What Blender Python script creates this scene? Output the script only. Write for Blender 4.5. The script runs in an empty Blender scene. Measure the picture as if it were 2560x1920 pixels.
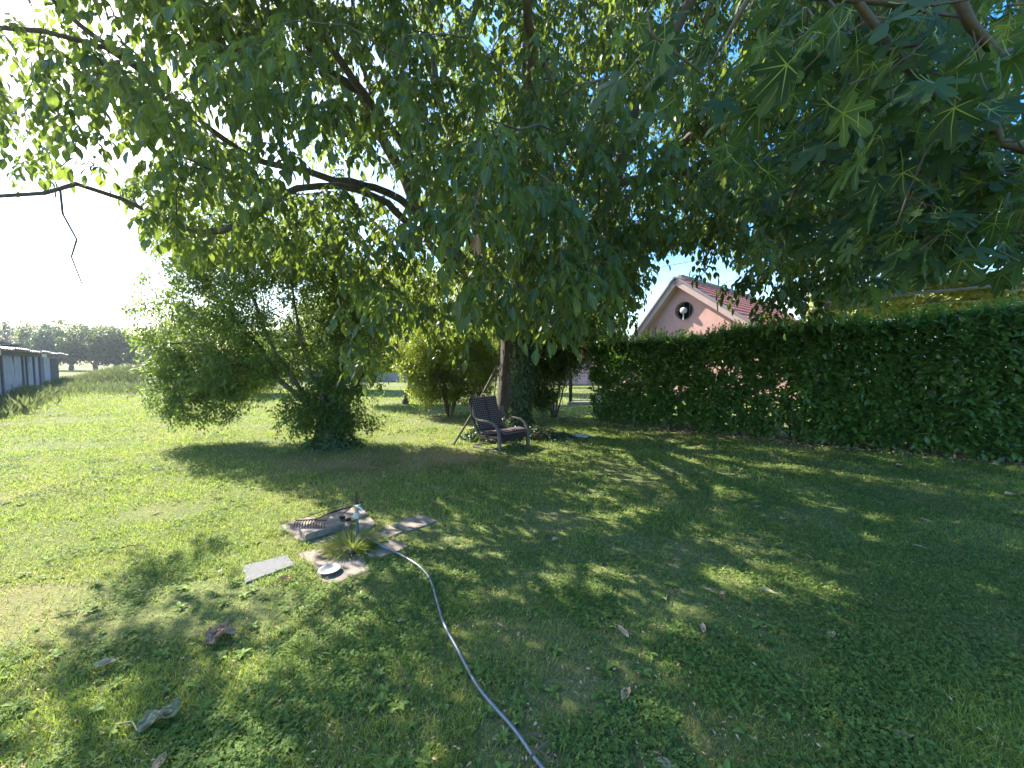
import bpy, math, random
import numpy as np
from mathutils import Vector, Matrix
R = math.radians
rng = np.random.default_rng(7); random.seed(7)
SC = bpy.context.scene
COL = SC.collection
# ---------------------------------------------------------------- camera, world, sun, exposure
CH = 1.55; PITCH = R(3.26); F = 965.0
cd = bpy.data.cameras.new('camera'); cam = bpy.data.objects.new('camera', cd); COL.objects.link(cam)
cam.location = (0, 0, CH); cam.rotation_euler = (math.pi/2-PITCH, 0, 0)
cd.sensor_width = 36; cd.lens = 36*F/2560; cd.clip_start = 0.05; cd.clip_end = 9000
SC.camera = cam
SUN_AZ = R(-57); SUN_EL = R(41)          # azimuth measured from +Y towards +X
sd = Vector((math.sin(SUN_AZ)*math.cos(SUN_EL), math.cos(SUN_AZ)*math.cos(SUN_EL), math.sin(SUN_EL)))
w = bpy.data.worlds.new("World"); SC.world = w; w.use_nodes = True
nt = w.node_tree; nt.nodes.clear()
out = nt.nodes.new('ShaderNodeOutputWorld'); bg = nt.nodes.new('ShaderNodeBackground')
sky = nt.nodes.new('ShaderNodeTexSky'); sky.sky_type = 'NISHITA'; sky.sun_disc = False
sky.sun_elevation = SUN_EL; sky.sun_rotation = SUN_AZ; sky.air_density = 1.0; sky.dust_density = 1.2; sky.ozone_density = 1.2
bg.inputs['Strength'].default_value = 0.098
tc = nt.nodes.new('ShaderNodeTexCoord'); mp = nt.nodes.new('ShaderNodeMapping'); mp.inputs['Scale'].default_value = (1.2, 1.2, 5.0)
mp.inputs['Rotation'].default_value = (0.25, 0.1, 0.3)
nz = nt.nodes.new('ShaderNodeTexNoise'); nz.inputs['Scale'].default_value = 1.6; nz.inputs['Detail'].default_value = 8; nz.inputs['Distortion'].default_value = 0.5
cr = nt.nodes.new('ShaderNodeValToRGB'); cr.color_ramp.elements[0].position = 0.44; cr.color_ramp.elements[1].position = 0.76
mx = nt.nodes.new('ShaderNodeMixRGB'); mx.inputs['Color2'].default_value = (3.6, 4.1, 4.8, 1)
mf = nt.nodes.new('ShaderNodeMath'); mf.operation = 'MULTIPLY'; mf.inputs[1].default_value = 0.35
L = nt.links.new
L(tc.outputs['Generated'], mp.inputs[0]); L(mp.outputs[0], nz.inputs['Vector']); L(nz.outputs['Fac'], cr.inputs[0])
L(cr.outputs[0], mf.inputs[0]); hs = nt.nodes.new('ShaderNodeHueSaturation'); hs.inputs['Saturation'].default_value = 1.5; L(sky.outputs[0], hs.inputs['Color'])
L(mf.outputs[0], mx.inputs['Fac']); L(hs.outputs[0], mx.inputs['Color1'])
L(mx.outputs[0], bg.inputs['Color']); L(bg.outputs[0], out.inputs['Surface'])
ld = bpy.data.lights.new('sun', 'SUN'); ld.energy = 3.6; ld.angle = R(0.5); ld.color = (1.0, 0.94, 0.84)
sun = bpy.data.objects.new('sun', ld); COL.objects.link(sun)
sun.rotation_euler = (-sd).to_track_quat('-Z', 'Y').to_euler()
SC.view_settings.view_transform = 'Standard'; SC.view_settings.look = 'None'
SC.view_settings.exposure = 2.45; SC.view_settings.gamma = 1.0
SC.cycles.max_bounces = 7; SC.cycles.diffuse_bounces = 3; SC.cycles.transmission_bounces = 4
SC.cycles.glossy_bounces = 2; SC.cycles.use_denoising = True; SC.cycles.sample_clamp_indirect = 3

# ---------------------------------------------------------------- geometry helpers
def ray(px, py):
    xc = (px-1280)/F; yc = (960-py)/F
    return Vector((xc, math.cos(PITCH)+yc*math.sin(PITCH), -math.sin(PITCH)+yc*math.cos(PITCH)))
def at(px, py, Y):
    d = ray(px, py); return Vector((0, 0, CH)) + d*(Y/d.y)
def gp(px, py, z=0.0):
    d = ray(px, py); return Vector((0, 0, CH)) + d*((z-CH)/d.z)
def proj(P):
    P = np.asarray(P, float); y = P[..., 1]; z = P[..., 2]-CH
    dep = y*math.cos(PITCH)-z*math.sin(PITCH); up = y*math.sin(PITCH)+z*math.cos(PITCH)
    return 1280+F*P[..., 0]/dep, 960-F*up/dep, dep
def tag(o, label=None, cat=None, group=None, kind=None):
    for k, v in (('label', label), ('category', cat), ('group', group), ('kind', kind)):
        if v: o[k] = v
    return o
def empty(name, loc=(0, 0, 0), label=None, cat=None, group=None):
    o = bpy.data.objects.new(name, None); COL.objects.link(o); o.location = loc; o.empty_display_size = 0.2
    return tag(o, label, cat, group)

class MB:
    """collects numpy geometry and links it as one mesh object"""
    def __init__(s): s.V = []; s.FI = []; s.FS = []; s.M = []; s.T = []; s.UV = []; s.n = 0; s.sm = []
    def add(s, V, faces, mat=0, tint=0.5, uv=None, smooth=True):
        """faces: int array (m,k); tint scalar or per-vertex; uv per vertex (n,2)"""
        V = np.asarray(V, float).reshape(-1, 3); faces = np.asarray(faces, int)
        s.V.append(V); s.FI.append((faces+s.n).ravel()); s.FS.append(np.full(len(faces), faces.shape[1]))
        s.M.append(np.broadcast_to(np.asarray(mat), (len(faces),)).copy())
        s.T.append(np.broadcast_to(np.asarray(tint, float), (len(V),)).copy())
        s.UV.append(np.zeros((len(V), 2)) if uv is None else np.asarray(uv, float))
        s.sm.append(np.full(len(faces), smooth)); s.n += len(V); return s
    def box(s, c, size, rot=None, mat=0, tint=0.5):
        x, y, z = [k/2 for k in size]
        V = np.array([[a*x, b*y, d*z] for a in (-1, 1) for b in (-1, 1) for d in (-1, 1)])
        if rot is not None: V = V @ np.array(rot.to_3x3()).T
        V = V+np.array(c)
        return s.add(V, [[0, 1, 3, 2], [4, 6, 7, 5], [0, 4, 5, 1], [2, 3, 7, 6], [0, 2, 6, 4], [1, 5, 7, 3]], mat, tint, smooth=False)
    def beam(s, a, b, wd, ht, up=(0, 0, 1), mat=0, tint=0.5):
        a = Vector(a); b = Vector(b); t = (b-a); l = t.length; t.normalize(); u = Vector(up)
        x = t.cross(u).normalized(); z = x.cross(t)
        M = Matrix((x, t, z)).transposed()
        return s.box((a+b)/2, (wd, l, ht), M, mat, tint)
    def tube(s, P, r, n=6, mat=0, tint=0.5, cap=True, flat=None):
        P = np.asarray(P, float); m = len(P); r = np.broadcast_to(np.asarray(r, float), (m,))
        t = np.gradient(P, axis=0); t /= np.linalg.norm(t, axis=1)[:, None]+1e-9
        ref = np.array([0.21, 0.34, 0.91]); 
        if abs(np.dot(t.mean(0), ref)) > 0.85: ref = np.array([0.93, -0.3, 0.1])
        u = np.cross(t, ref); u /= np.linalg.norm(u, axis=1)[:, None]+1e-9; v = np.cross(t, u)
        a = np.arange(n)*2*math.pi/n
        V = P[:, None]+r[:, None, None]*(np.cos(a)[None, :, None]*u[:, None]+np.sin(a)[None, :, None]*v[:, None])
        i = np.arange(m-1)[:, None]*n; j = np.arange(n)[None]; k = (j+1) % n
        s.add(V.reshape(-1, 3), np.stack([i+j, i+k, i+n+k, i+n+j], -1).reshape(-1, 4), mat, tint)
        if cap:
            for q in (0, m-1):
                s.add(V[q], [list(range(n)) if q else list(range(n))[::-1]], mat, tint, smooth=False)
        return s
    def sweep(s, P, prof, up=(1, 0, 0), mat=0):
        """profile (k,2) swept along P with constant side axis up"""
        P = np.asarray(P, float); m = len(P); prof = np.asarray(prof, float); n = len(prof)
        t = np.gradient(P, axis=0); t /= np.linalg.norm(t, axis=1)[:, None]
        x = np.broadcast_to(np.array(up, float), P.shape); y = np.cross(t, x)
        V = P[:, None]+prof[None, :, 0, None]*x[:, None]+prof[None, :, 1, None]*y[:, None]
        i = np.arange(m-1)[:, None]*n; j = np.arange(n)[None]; k = (j+1) % n
        s.add(V.reshape(-1, 3), np.stack([i+j, i+k, i+n+k, i+n+j], -1).reshape(-1, 4), mat, smooth=False)
        s.add(V[0], [list(range(n))[::-1]], mat, smooth=False); s.add(V[-1], [list(range(n))], mat, smooth=False)
        return s
    def leaves(s, T, pos, dr, nr, sc, wd=1.0, tint=0.5, mat=0):
        tv, tf, tuv = T
        pos = np.asarray(pos, float); n = len(pos); sc = np.broadcast_to(sc, (n,)); wd = np.broadcast_to(wd, (n,))
        d = dr/(np.linalg.norm(dr, axis=1)[:, None]+1e-9)
        x = np.cross(d, nr); x /= np.linalg.norm(x, axis=1)[:, None]+1e-9; z = np.cross(x, d)
        V = pos[:, None]+sc[:, None, None]*(tv[None, :, 0, None]*x[:, None]*wd[:, None, None]+tv[None, :, 1, None]*d[:, None]+tv[None, :, 2, None]*z[:, None])
        k = len(tv); tint = np.repeat(np.broadcast_to(tint, (n,)), k)
        off = np.arange(n)*k; first = True
        for f in tf:
            f = np.asarray(f); q = (f[None]+off[:, None, None]).reshape(-1, f.shape[1])
            if first: s.add(V.reshape(-1, 3), q, mat, tint, np.tile(tuv, (n, 1))); base = s.n-n*k; first = False
            else:
                s.FI.append((q+base).ravel()); s.FS.append(np.full(len(q), f.shape[1])); s.M.append(np.full(len(q), mat)); s.sm.append(np.full(len(q), True))
        return s
    def build(s, name, mats, parent=None, bevel=0):
        V = np.concatenate(s.V); FI = np.concatenate(s.FI); FS = np.concatenate(s.FS)
        me = bpy.data.meshes.new(name)
        me.vertices.add(len(V)); me.vertices.foreach_set('co', V.astype(np.float32).ravel())
        me.loops.add(len(FI)); me.loops.foreach_set('vertex_index', FI.astype(np.int32))
        me.polygons.add(len(FS)); st = np.concatenate([[0], np.cumsum(FS)[:-1]])
        me.polygons.foreach_set('loop_start', st.astype(np.int32)); me.polygons.foreach_set('loop_total', FS.astype(np.int32))
        me.polygons.foreach_set('material_index', np.concatenate(s.M).astype(np.int32))
        me.polygons.foreach_set('use_smooth', np.concatenate(s.sm))
        a = me.attributes.new('tint', 'FLOAT', 'POINT'); a.data.foreach_set('value', np.concatenate(s.T).astype(np.float32))
        uv = me.uv_layers.new(name='UVMap'); uv.data.foreach_set('uv', np.concatenate(s.UV)[FI].astype(np.float32).ravel())
        me.update(calc_edges=True)
        for m in (mats if isinstance(mats, (list, tuple)) else [mats]): me.materials.append(m)
        o = bpy.data.objects.new(name, me); COL.objects.link(o); o.parent = parent
        if bevel:
            b = o.modifiers.new('bevel', 'BEVEL'); b.width = bevel; b.segments = 2; b.limit_method = 'ANGLE'
        return o

def leaf_template(wr=0.45, fold=0.12, droop=0.25, hi=True, wave=0.0):
    if hi:
        st = [(0, 0), (.16, .55), (.42, 1), (.7, .8), (.88, .4), (1, 0)]
    else:
        st = [(0, 0), (.4, 1), (1, 0)]
    V = []; U = []; idx = []
    for k, (y, w_) in enumerate(st):
        z0 = -droop*y*y; x = w_*wr/2
        if w_ == 0: idx.append([len(V)]); V.append([0, y, z0]); U.append([0.5, y])
        else:
            b = len(V); idx.append([b, b+1, b+2])
            zz = z0+fold*w_*wr/2*2+wave*math.sin(k*2.4)
            V += [[-x, y, zz], [0, y, z0], [x, y, zz+wave*.5]]; U += [[0.5-w_/2, y], [0.5, y], [0.5+w_/2, y]]
    tri = []; quad = []
    for a, b in zip(idx[:-1], idx[1:]):
        if len(a) == 1: tri += [[a[0], b[1], b[0]], [a[0], b[2], b[1]]]
        elif len(b) == 1: tri += [[a[0], a[1], b[0]], [a[1], a[2], b[0]]]
        else: quad += [[a[0], a[1], b[1], b[0]], [a[1], a[2], b[2], b[1]]]
    tf = [tri]+([quad] if quad else [])
    return np.array(V, float), tf, np.array(U, float)

def rv(n): 
    v = rng.normal(size=(n, 3)); return v/np.linalg.norm(v, axis=1)[:, None]
_g = np.random.default_rng(3).random((64, 64))
def noise2(x, y, s):
    x = np.asarray(x)/s+100; y = np.asarray(y)/s+100
    i = np.floor(x).astype(int); j = np.floor(y).astype(int); a = x-i; b = y-j; a = a*a*(3-2*a); b = b*b*(3-2*b)
    g = lambda p, q: _g[p % 64, q % 64]
    return (g(i, j)*(1-a)+g(i+1, j)*a)*(1-b)+(g(i, j+1)*(1-a)+g(i+1, j+1)*a)*b
def noise3(P, s):
    return (noise2(P[:, 0], P[:, 1]+P[:, 2]*.61, s)+noise2(P[:, 1]+31, P[:, 2]+P[:, 0]*.37, s)+noise2(P[:, 2]+57, P[:, 0]-P[:, 1]*.43, s))/3

# ---------------------------------------------------------------- materials
def mat_base(name):
    m = bpy.data.materials.new(name); m.use_nodes = True; t = m.node_tree; b = t.nodes['Principled BSDF']; return m, t, b
def simple(name, c, rough=.7, var=.25, scale=8, bump=.2, metal=0, spec=.3, c2=None, bdist=.01, coord='Object', stretch=None):
    m, t, b = mat_base(name); l = t.links.new
    co = t.nodes.new('ShaderNodeTexCoord'); n = t.nodes.new('ShaderNodeTexNoise'); n.inputs['Scale'].default_value = scale; n.inputs['Detail'].default_value = 7; n.inputs['Roughness'].default_value = .65
    src = co.outputs[coord]
    if stretch:
        mp_ = t.nodes.new('ShaderNodeMapping'); mp_.inputs['Scale'].default_value = stretch; l(src, mp_.inputs[0]); src = mp_.outputs[0]
    l(src, n.inputs['Vector'])
    r = t.nodes.new('ShaderNodeValToRGB'); e = r.color_ramp.elements; e[0].position = .3; e[1].position = .7
    c2 = c2 or tuple(k*(1-var) for k in c); c1 = c if c2 else tuple(min(1, k*(1+var)) for k in c)
    e[0].color = (*c2, 1); e[1].color = (*c1, 1); l(n.outputs['Fac'], r.inputs[0]); l(r.outputs[0], b.inputs['Base Color'])
    b.inputs['Roughness'].default_value = rough; b.inputs['Metallic'].default_value = metal; b.inputs['Specular IOR Level'].default_value = spec
    if bump:
        n2 = t.nodes.new('ShaderNodeTexNoise'); n2.inputs['Scale'].default_value = scale*4; n2.inputs['Detail'].default_value = 6; l(src, n2.inputs['Vector'])
        bp = t.nodes.new('ShaderNodeBump'); bp.inputs['Strength'].default_value = bump; bp.inputs['Distance'].default_value = bdist; l(n2.outputs['Fac'], bp.inputs['Height']); l(bp.outputs[0], b.inputs['Normal'])
    return m
def leaf_mat(name, dark, light, trans, tf=.4, rough=.45, spec=.5, veins=True, vscale=9, patch=None):
    """leaf blade: diffuse + gloss on the surface, sunlight shining through from behind"""
    m = bpy.data.materials.new(name); m.use_nodes = True; t = m.node_tree; t.nodes.clear(); l = t.links.new
    o = t.nodes.new('ShaderNodeOutputMaterial'); b = t.nodes.new('ShaderNodeBsdfPrincipled'); tr = t.nodes.new('ShaderNodeBsdfTranslucent'); mxs = t.nodes.new('ShaderNodeMixShader')
    at_ = t.nodes.new('ShaderNodeAttribute'); at_.attribute_name = 'tint'
    r = t.nodes.new('ShaderNodeValToRGB'); e = r.color_ramp.elements; e[0].color = (*dark, 1); e[1].color = (*light, 1)
    l(at_.outputs['Fac'], r.inputs[0]); col = r.outputs[0]
    if patch:       # slow drift of the growth over the ground
        co = t.nodes.new('ShaderNodeTexCoord'); n = t.nodes.new('ShaderNodeTexNoise'); n.inputs['Scale'].default_value = patch[0]; n.inputs['Detail'].default_value = 5
        n.inputs['Roughness'].default_value = .6
        l(co.outputs['Object'], n.inputs['Vector']); r2 = t.nodes.new('ShaderNodeValToRGB'); e2 = r2.color_ramp.elements; e2[0].position = patch[2]; e2[1].position = patch[3]
        l(n.outputs['Fac'], r2.inputs[0]); mm = t.nodes.new('ShaderNodeMixRGB'); mm.inputs['Color2'].default_value = (*patch[1], 1)
        sc_ = t.nodes.new('ShaderNodeMath'); sc_.operation = 'MULTIPLY'; sc_.inputs[1].default_value = patch[4]
        l(r2.outputs[0], sc_.inputs[0]); l(sc_.outputs[0], mm.inputs['Fac']); l(col, mm.inputs['Color1']); col = mm.outputs[0]
    if veins:
        uv = t.nodes.new('ShaderNodeUVMap'); sp = t.nodes.new('ShaderNodeSeparateXYZ'); l(uv.outputs[0], sp.inputs[0])
        s1 = t.nodes.new('ShaderNodeMath'); s1.operation = 'SUBTRACT'; s1.inputs[1].default_value = .5; l(sp.outputs[0], s1.inputs[0])
        ab = t.nodes.new('ShaderNodeMath'); ab.operation = 'ABSOLUTE'; l(s1.outputs[0], ab.inputs[0])
        mid = t.nodes.new('ShaderNodeMath'); mid.operation = 'LESS_THAN'; mid.inputs[1].default_value = .035; l(ab.outputs[0], mid.inputs[0])
        m1 = t.nodes.new('ShaderNodeMath'); m1.operation = 'MULTIPLY'; m1.inputs[1].default_value = -.55; l(ab.outputs[0], m1.inputs[0])
        ad = t.nodes.new('ShaderNodeMath'); ad.operation = 'ADD'; l(sp.outputs[1], ad.inputs[0]); l(m1.outputs[0], ad.inputs[1])
        ms = t.nodes.new('ShaderNodeMath'); ms.operation = 'MULTIPLY'; ms.inputs[1].default_value = vscale; l(ad.outputs[0], ms.inputs[0])
        fr = t.nodes.new('ShaderNodeMath'); fr.operation = 'FRACT'; l(ms.outputs[0], fr.inputs[0])
        sv = t.nodes.new('ShaderNodeMath'); sv.operation = 'LESS_THAN'; sv.inputs[1].default_value = .13; l(fr.outputs[0], sv.inputs[0])
        sv2 = t.nodes.new('ShaderNodeMath'); sv2.operation = 'MULTIPLY'; sv2.inputs[1].default_value = .4; l(sv.outputs[0], sv2.inputs[0])
        mxv = t.nodes.new('ShaderNodeMath'); mxv.operation = 'MAXIMUM'; l(mid.outputs[0], mxv.inputs[0]); l(sv2.outputs[0], mxv.inputs[1])
        mv = t.nodes.new('ShaderNodeMixRGB'); mv.inputs['Color2'].default_value = (*[min(1, k*1.7+.02) for k in light], 1)
        l(mxv.outputs[0], mv.inputs['Fac']); l(col, mv.inputs['Color1']); col = mv.outputs[0]
    l(col, b.inputs['Base Color']); b.inputs['Roughness'].default_value = rough; b.inputs['Specular IOR Level'].default_value = spec
    mt = t.nodes.new('ShaderNodeMixRGB'); mt.blend_type = 'MIX'; mt.inputs['Fac'].default_value = .55; mt.inputs['Color2'].default_value = (*trans, 1)
    l(col, mt.inputs['Color1'])
    g = t.nodes.new('ShaderNodeMixRGB'); g.blend_type = 'MULTIPLY'; g.inputs['Fac'].default_value = .35; l(at_.outputs['Fac'], g.inputs['Color2']); l(mt.outputs[0], g.inputs['Color1'])
    l(g.outputs[0], tr.inputs['Color']); mxs.inputs[0].default_value = tf; l(b.outputs[0], mxs.inputs[1]); l(tr.outputs[0], mxs.inputs[2]); l(mxs.outputs[0], o.inputs['Surface'])
    return m

M = {}
M['walnut_leaf'] = leaf_mat('walnut_leaf', (.016, .046, .018), (.075, .125, .040), (.40, .52, .05), tf=.52, rough=.42, spec=.45)
M['fig_leaf'] = leaf_mat('fig_leaf', (.016, .046, .018), (.055, .10, .032), (.2, .34, .05), tf=.38, rough=.6, spec=.25, veins=False)
M['fig_vein'] = simple('fig_vein', (.22, .28, .06), .6, .15, 20, 0)
M['small_leaf'] = leaf_mat('small_leaf', (.028, .058, .018), (.075, .125, .03), (.36, .48, .06), tf=.45, rough=.3, spec=.6, veins=False)
M['pome_leaf'] = leaf_mat('pome_leaf', (.045, .095, .03), (.13, .21, .05), (.45, .6, .08), tf=.5, rough=.45, spec=.3, veins=False)
M['yellow_leaf'] = leaf_mat('yellow_leaf', (.08, .13, .02), (.20, .26, .04), (.62, .72, .07), tf=.55, rough=.35, spec=.5, veins=False)
M['laurel'] = leaf_mat('laurel', (.028, .074, .016), (.11, .20, .035), (.30, .52, .05), tf=.36, rough=.3, spec=.6, veins=True, vscale=7)
M['laurel_shoot'] = leaf_mat('laurel_shoot', (.11, .20, .025), (.22, .34, .045), (.4, .6, .06), tf=.45, rough=.35, spec=.5, veins=True, vscale=7)
M['ivy'] = leaf_mat('ivy', (.018, .045, .014), (.055, .105, .028), (.10, .16, .03), tf=.25, rough=.35, spec=.5, veins=True, vscale=4)
M['vine'] = leaf_mat('vine', (.20, .26, .08), (.46, .48, .20), (.5, .56, .15), tf=.4, rough=.5, spec=.4, veins=False)
M['far_leaf'] = leaf_mat('far_leaf', (.045, .075, .025), (.13, .17, .045), (.25, .34, .05), tf=.35, rough=.5, spec=.4, veins=False)
M['far_dark'] = leaf_mat('far_dark', (.03, .06, .03), (.075, .12, .045), (.15, .24, .05), tf=.3, rough=.5, spec=.4, veins=False)
M['weed'] = leaf_mat('weed', (.06, .09, .045), (.15, .19, .08), (.3, .36, .1), tf=.35, rough=.6, spec=.2, veins=False)
M['straw'] = leaf_mat('straw', (.24, .19, .10), (.42, .36, .20), (.5, .4, .2), tf=.35, rough=.8, spec=.1, veins=False)
M['grass'] = leaf_mat('grass', (.055, .11, .022), (.33, .41, .075), (.52, .66, .10), tf=.45, rough=.5, spec=.3, veins=False, patch=(.75, (.38, .31, .15), .50, .66, .55))
M['clover'] = leaf_mat('clover', (.06, .12, .03), (.25, .35, .08), (.28, .42, .06), tf=.35, rough=.65, spec=.15, veins=False)
M['bark'] = simple('bark', (.085, .068, .05), .9, .5, 9, .9, c2=(.03, .024, .018), bdist=.03, stretch=(1, 1, .25))
M['branch'] = simple('branch', (.15, .125, .10), .85, .4, 14, .6, c2=(.07, .058, .048))
M['fig_bark'] = simple('fig_bark', (.11, .093, .072), .8, .35, 18, .3)
M['twig'] = simple('twig', (.14, .115, .085), .85, .4, 20, .2)
M['dead_leaf'] = leaf_mat('dead_leaf', (.30, .15, .08), (.58, .38, .23), (.4, .22, .1), tf=.15, rough=.85, spec=.05, veins=True)
M['pale_leaf'] = leaf_mat('pale_leaf', (.24, .19, .12), (.40, .34, .21), (.4, .35, .2), tf=.15, rough=.85, spec=.05, veins=True)
M['stone'] = simple('stone', (.31, .255, .20), .9, .3, 9, .5, c2=(.13, .105, .085), bdist=.008)
M['stone_grey'] = simple('stone_grey', (.20, .197, .19), .9, .5, 90, .6, c2=(.12, .12, .12), bdist=.006)
M['white'] = simple('white', (.52, .52, .50), .5, .15, 12, .1)
M['rust'] = simple('rust', (.16, .07, .04), .85, .5, 40, .4, c2=(.07, .035, .025))
M['pvc'] = simple('pvc', (.10, .14, .14), .5, .3, 20, .05)
M['chrome'] = simple('chrome', (.6, .6, .58), .3, .3, 30, .1, metal=.8)
M['hose'] = simple('hose', (.14, .17, .19), .35, .3, 30, .1, spec=.7)
M['iron'] = simple('iron', (.05, .045, .045), .6, .4, 30, .2, metal=.3)
M['bentwood'] = simple('bentwood', (.14, .125, .11), .5, .3, 12, .1, stretch=(1, 8, 8))
M['dark_wood'] = simple('dark_wood', (.03, .026, .024), .7, .3, 12, .1)
M['pink_wall'] = simple('pink_wall', (.50, .29, .25), .95, .12, 2.5, .5, c2=(.42, .24, .215), bdist=.01)
M['beige_trim'] = simple('beige_trim', (.40, .29, .26), .9, .15, 3, .3)
M['grey_trim'] = simple('grey_trim', (.20, .17, .165), .8, .2, 6, .2)
M['tile'] = simple('tile', (.42, .14, .10), .85, .4, 3.2, .2, c2=(.22, .075, .055))
M['ridge_tile'] = simple('ridge_tile', (.30, .24, .19), .9, .4, 4, .3)
M['black'] = simple('black', (.012, .012, .014), .7, .2, 6, 0)
M['concrete'] = simple('concrete', (.34, .34, .35), .95, .25, 3, .5, c2=(.22, .225, .24), bdist=.01)
M['concrete_dark'] = simple('concrete_dark', (.14, .145, .16), .95, .3, 4, .4)
M['grey_board'] = simple('grey_board', (.11, .105, .105), .9, .4, 6, .3, stretch=(1, 1, .2))
M['sheet'] = simple('sheet', (.42, .42, .43), .6, .4, 2, .2, c2=(.2, .18, .18))
M['galv'] = simple('galv', (.35, .36, .36), .45, .2, 10, .1, metal=.5)
M['mountain'] = simple('mountain', (.33, .35, .37), 1, .3, .004, 0, c2=(.20, .25, .24))
M['cable'] = simple('cable', (.02, .02, .02), .6, .1, 5, 0)

# cushion: woven check of small pale dots on brown
m, t, b = mat_base('cushion'); l = t.links.new
co = t.nodes.new('ShaderNodeTexCoord'); mpn = t.nodes.new('ShaderNodeMapping'); mpn.inputs['Rotation'].default_value = (0, 0, R(45)); mpn.inputs['Scale'].default_value = (1, 1, 1)
ck = t.nodes.new('ShaderNodeTexChecker'); ck.inputs['Scale'].default_value = 34
ck.inputs['Color1'].default_value = (.028, .020, .020, 1); ck.inputs['Color2'].default_value = (.17, .125, .13, 1)
l(co.outputs['UV'], mpn.inputs[0]); l(mpn.outputs[0], ck.inputs[0]); l(ck.outputs[0], b.inputs['Base Color']); b.inputs['Roughness'].default_value = .95; b.inputs['Specular IOR Level'].default_value = .1
M['cushion'] = m

# ground: mown turf with dry and bare patches
m, t, b = mat_base('lawn'); l = t.links.new
co = t.nodes.new('ShaderNodeTexCoord')
def nz_(s, d=6, rg=.6):
    n = t.nodes.new('ShaderNodeTexNoise'); n.inputs['Scale'].default_value = s; n.inputs['Detail'].default_value = d; n.inputs['Roughness'].default_value = rg; l(co.outputs['Object'], n.inputs['Vector']); return n
def rp_(n, p0, p1, c0, c1):
    r = t.nodes.new('ShaderNodeValToRGB'); e = r.color_ramp.elements; e[0].position = p0; e[1].position = p1; e[0].color = (*c0, 1); e[1].color = (*c1, 1); l(n.outputs['Fac'], r.inputs[0]); return r
fine = rp_(nz_(26, 8, .75), .35, .68, (.055, .07, .03), (.21, .24, .08))
dry = rp_(nz_(.75, 5), .48, .70, (0, 0, 0), (1, 1, 1)); bare = rp_(nz_(.33, 7, .7), .60, .70, (0, 0, 0), (1, 1, 1))
m1 = t.nodes.new('ShaderNodeMixRGB'); m1.inputs['Color2'].default_value = (.22, .19, .085, 1); l(fine.outputs[0], m1.inputs['Color1'])
k1 = t.nodes.new('ShaderNodeMath'); k1.operation = 'MULTIPLY'; k1.inputs[1].default_value = .6; l(dry.outputs[0], k1.inputs[0]); l(k1.outputs[0], m1.inputs['Fac'])
m2 = t.nodes.new('ShaderNodeMixRGB'); m2.inputs['Color2'].default_value = (.25, .19, .125, 1); l(m1.outputs[0], m2.inputs['Color1'])
k2 = t.nodes.new('ShaderNodeMath'); k2.operation = 'MULTIPLY'; k2.inputs[1].default_value = .6; l(bare.outputs[0], k2.inputs[0]); l(k2.outputs[0], m2.inputs['Fac'])
mpg = t.nodes.new('ShaderNodeMapping'); mpg.vector_type = 'POINT'; soil = (-1.9, 6.0); mpg.inputs['Location'].default_value = (-soil[0]/2.8, -soil[1]/1.1, 0); mpg.inputs['Scale'].default_value = (1/2.8, 1/1.1, 1)
gs = t.nodes.new('ShaderNodeTexGradient'); gs.gradient_type = 'SPHERICAL'; l(co.outputs['Object'], mpg.inputs[0]); l(mpg.outputs[0], gs.inputs[0])
sm = t.nodes.new('ShaderNodeMath'); sm.operation = 'MULTIPLY_ADD'; sm.inputs[1].default_value = 1.6; l(gs.outputs['Fac'], sm.inputs[0]); sn = nz_(2.2, 6); sk = t.nodes.new('ShaderNodeMath'); sk.operation = 'SUBTRACT'; sk.inputs[1].default_value = .62; l(sn.outputs['Fac'], sk.inputs[0]); l(sk.outputs[0], sm.inputs[2]); sm.use_clamp = True
m3 = t.nodes.new('ShaderNodeMixRGB'); m3.inputs['Color2'].default_value = (.24, .17, .09, 1); l(sm.outputs[0], m3.inputs['Fac']); l(m2.outputs[0], m3.inputs['Color1'])
l(m3.outputs[0], b.inputs['Base Color']); b.inputs['Roughness'].default_value = 1; b.inputs['Specular IOR Level'].default_value = .1
bn = nz_(60, 4); bp = t.nodes.new('ShaderNodeBump'); bp.inputs['Strength'].default_value = .7; bp.inputs['Distance'].default_value = .02; l(bn.outputs['Fac'], bp.inputs['Height']); l(bp.outputs[0], b.inputs['Normal'])
M['lawn'] = m

# ---------------------------------------------------------------- ground, mountain
g = MB(); g.add([[-2500, -300, 0], [3500, -300, 0], [3500, 4200, 0], [-2500, 4200, 0]], [[0, 1, 2, 3]], smooth=False)
tag(g.build('ground', M['lawn']), kind='structure')
mm = MB(); nx = 90; V = []
for i in range(nx):
    u = i/(nx-1); x = 1500+u*3800; y = 3400-u*500
    h = 640*min(1, max(0, (u+.06)*3.0))*(.85+.3*noise2(x, 0, 420))+60*noise2(x, 9, 120)
    for j in range(8):
        v = j/7; V.append([x-400*(1-v)+60*noise2(x, j*90, 140), y-900*(1-v), -2+h*v**.8*(1+.12*(noise2(x, j*200, 180)-.5))])
ff = [[i*8+j, (i+1)*8+j, (i+1)*8+j+1, i*8+j+1] for i in range(nx-1) for j in range(7)]
mm.add(V, ff); tag(mm.build('mountain', M['mountain']), kind='structure')

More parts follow.
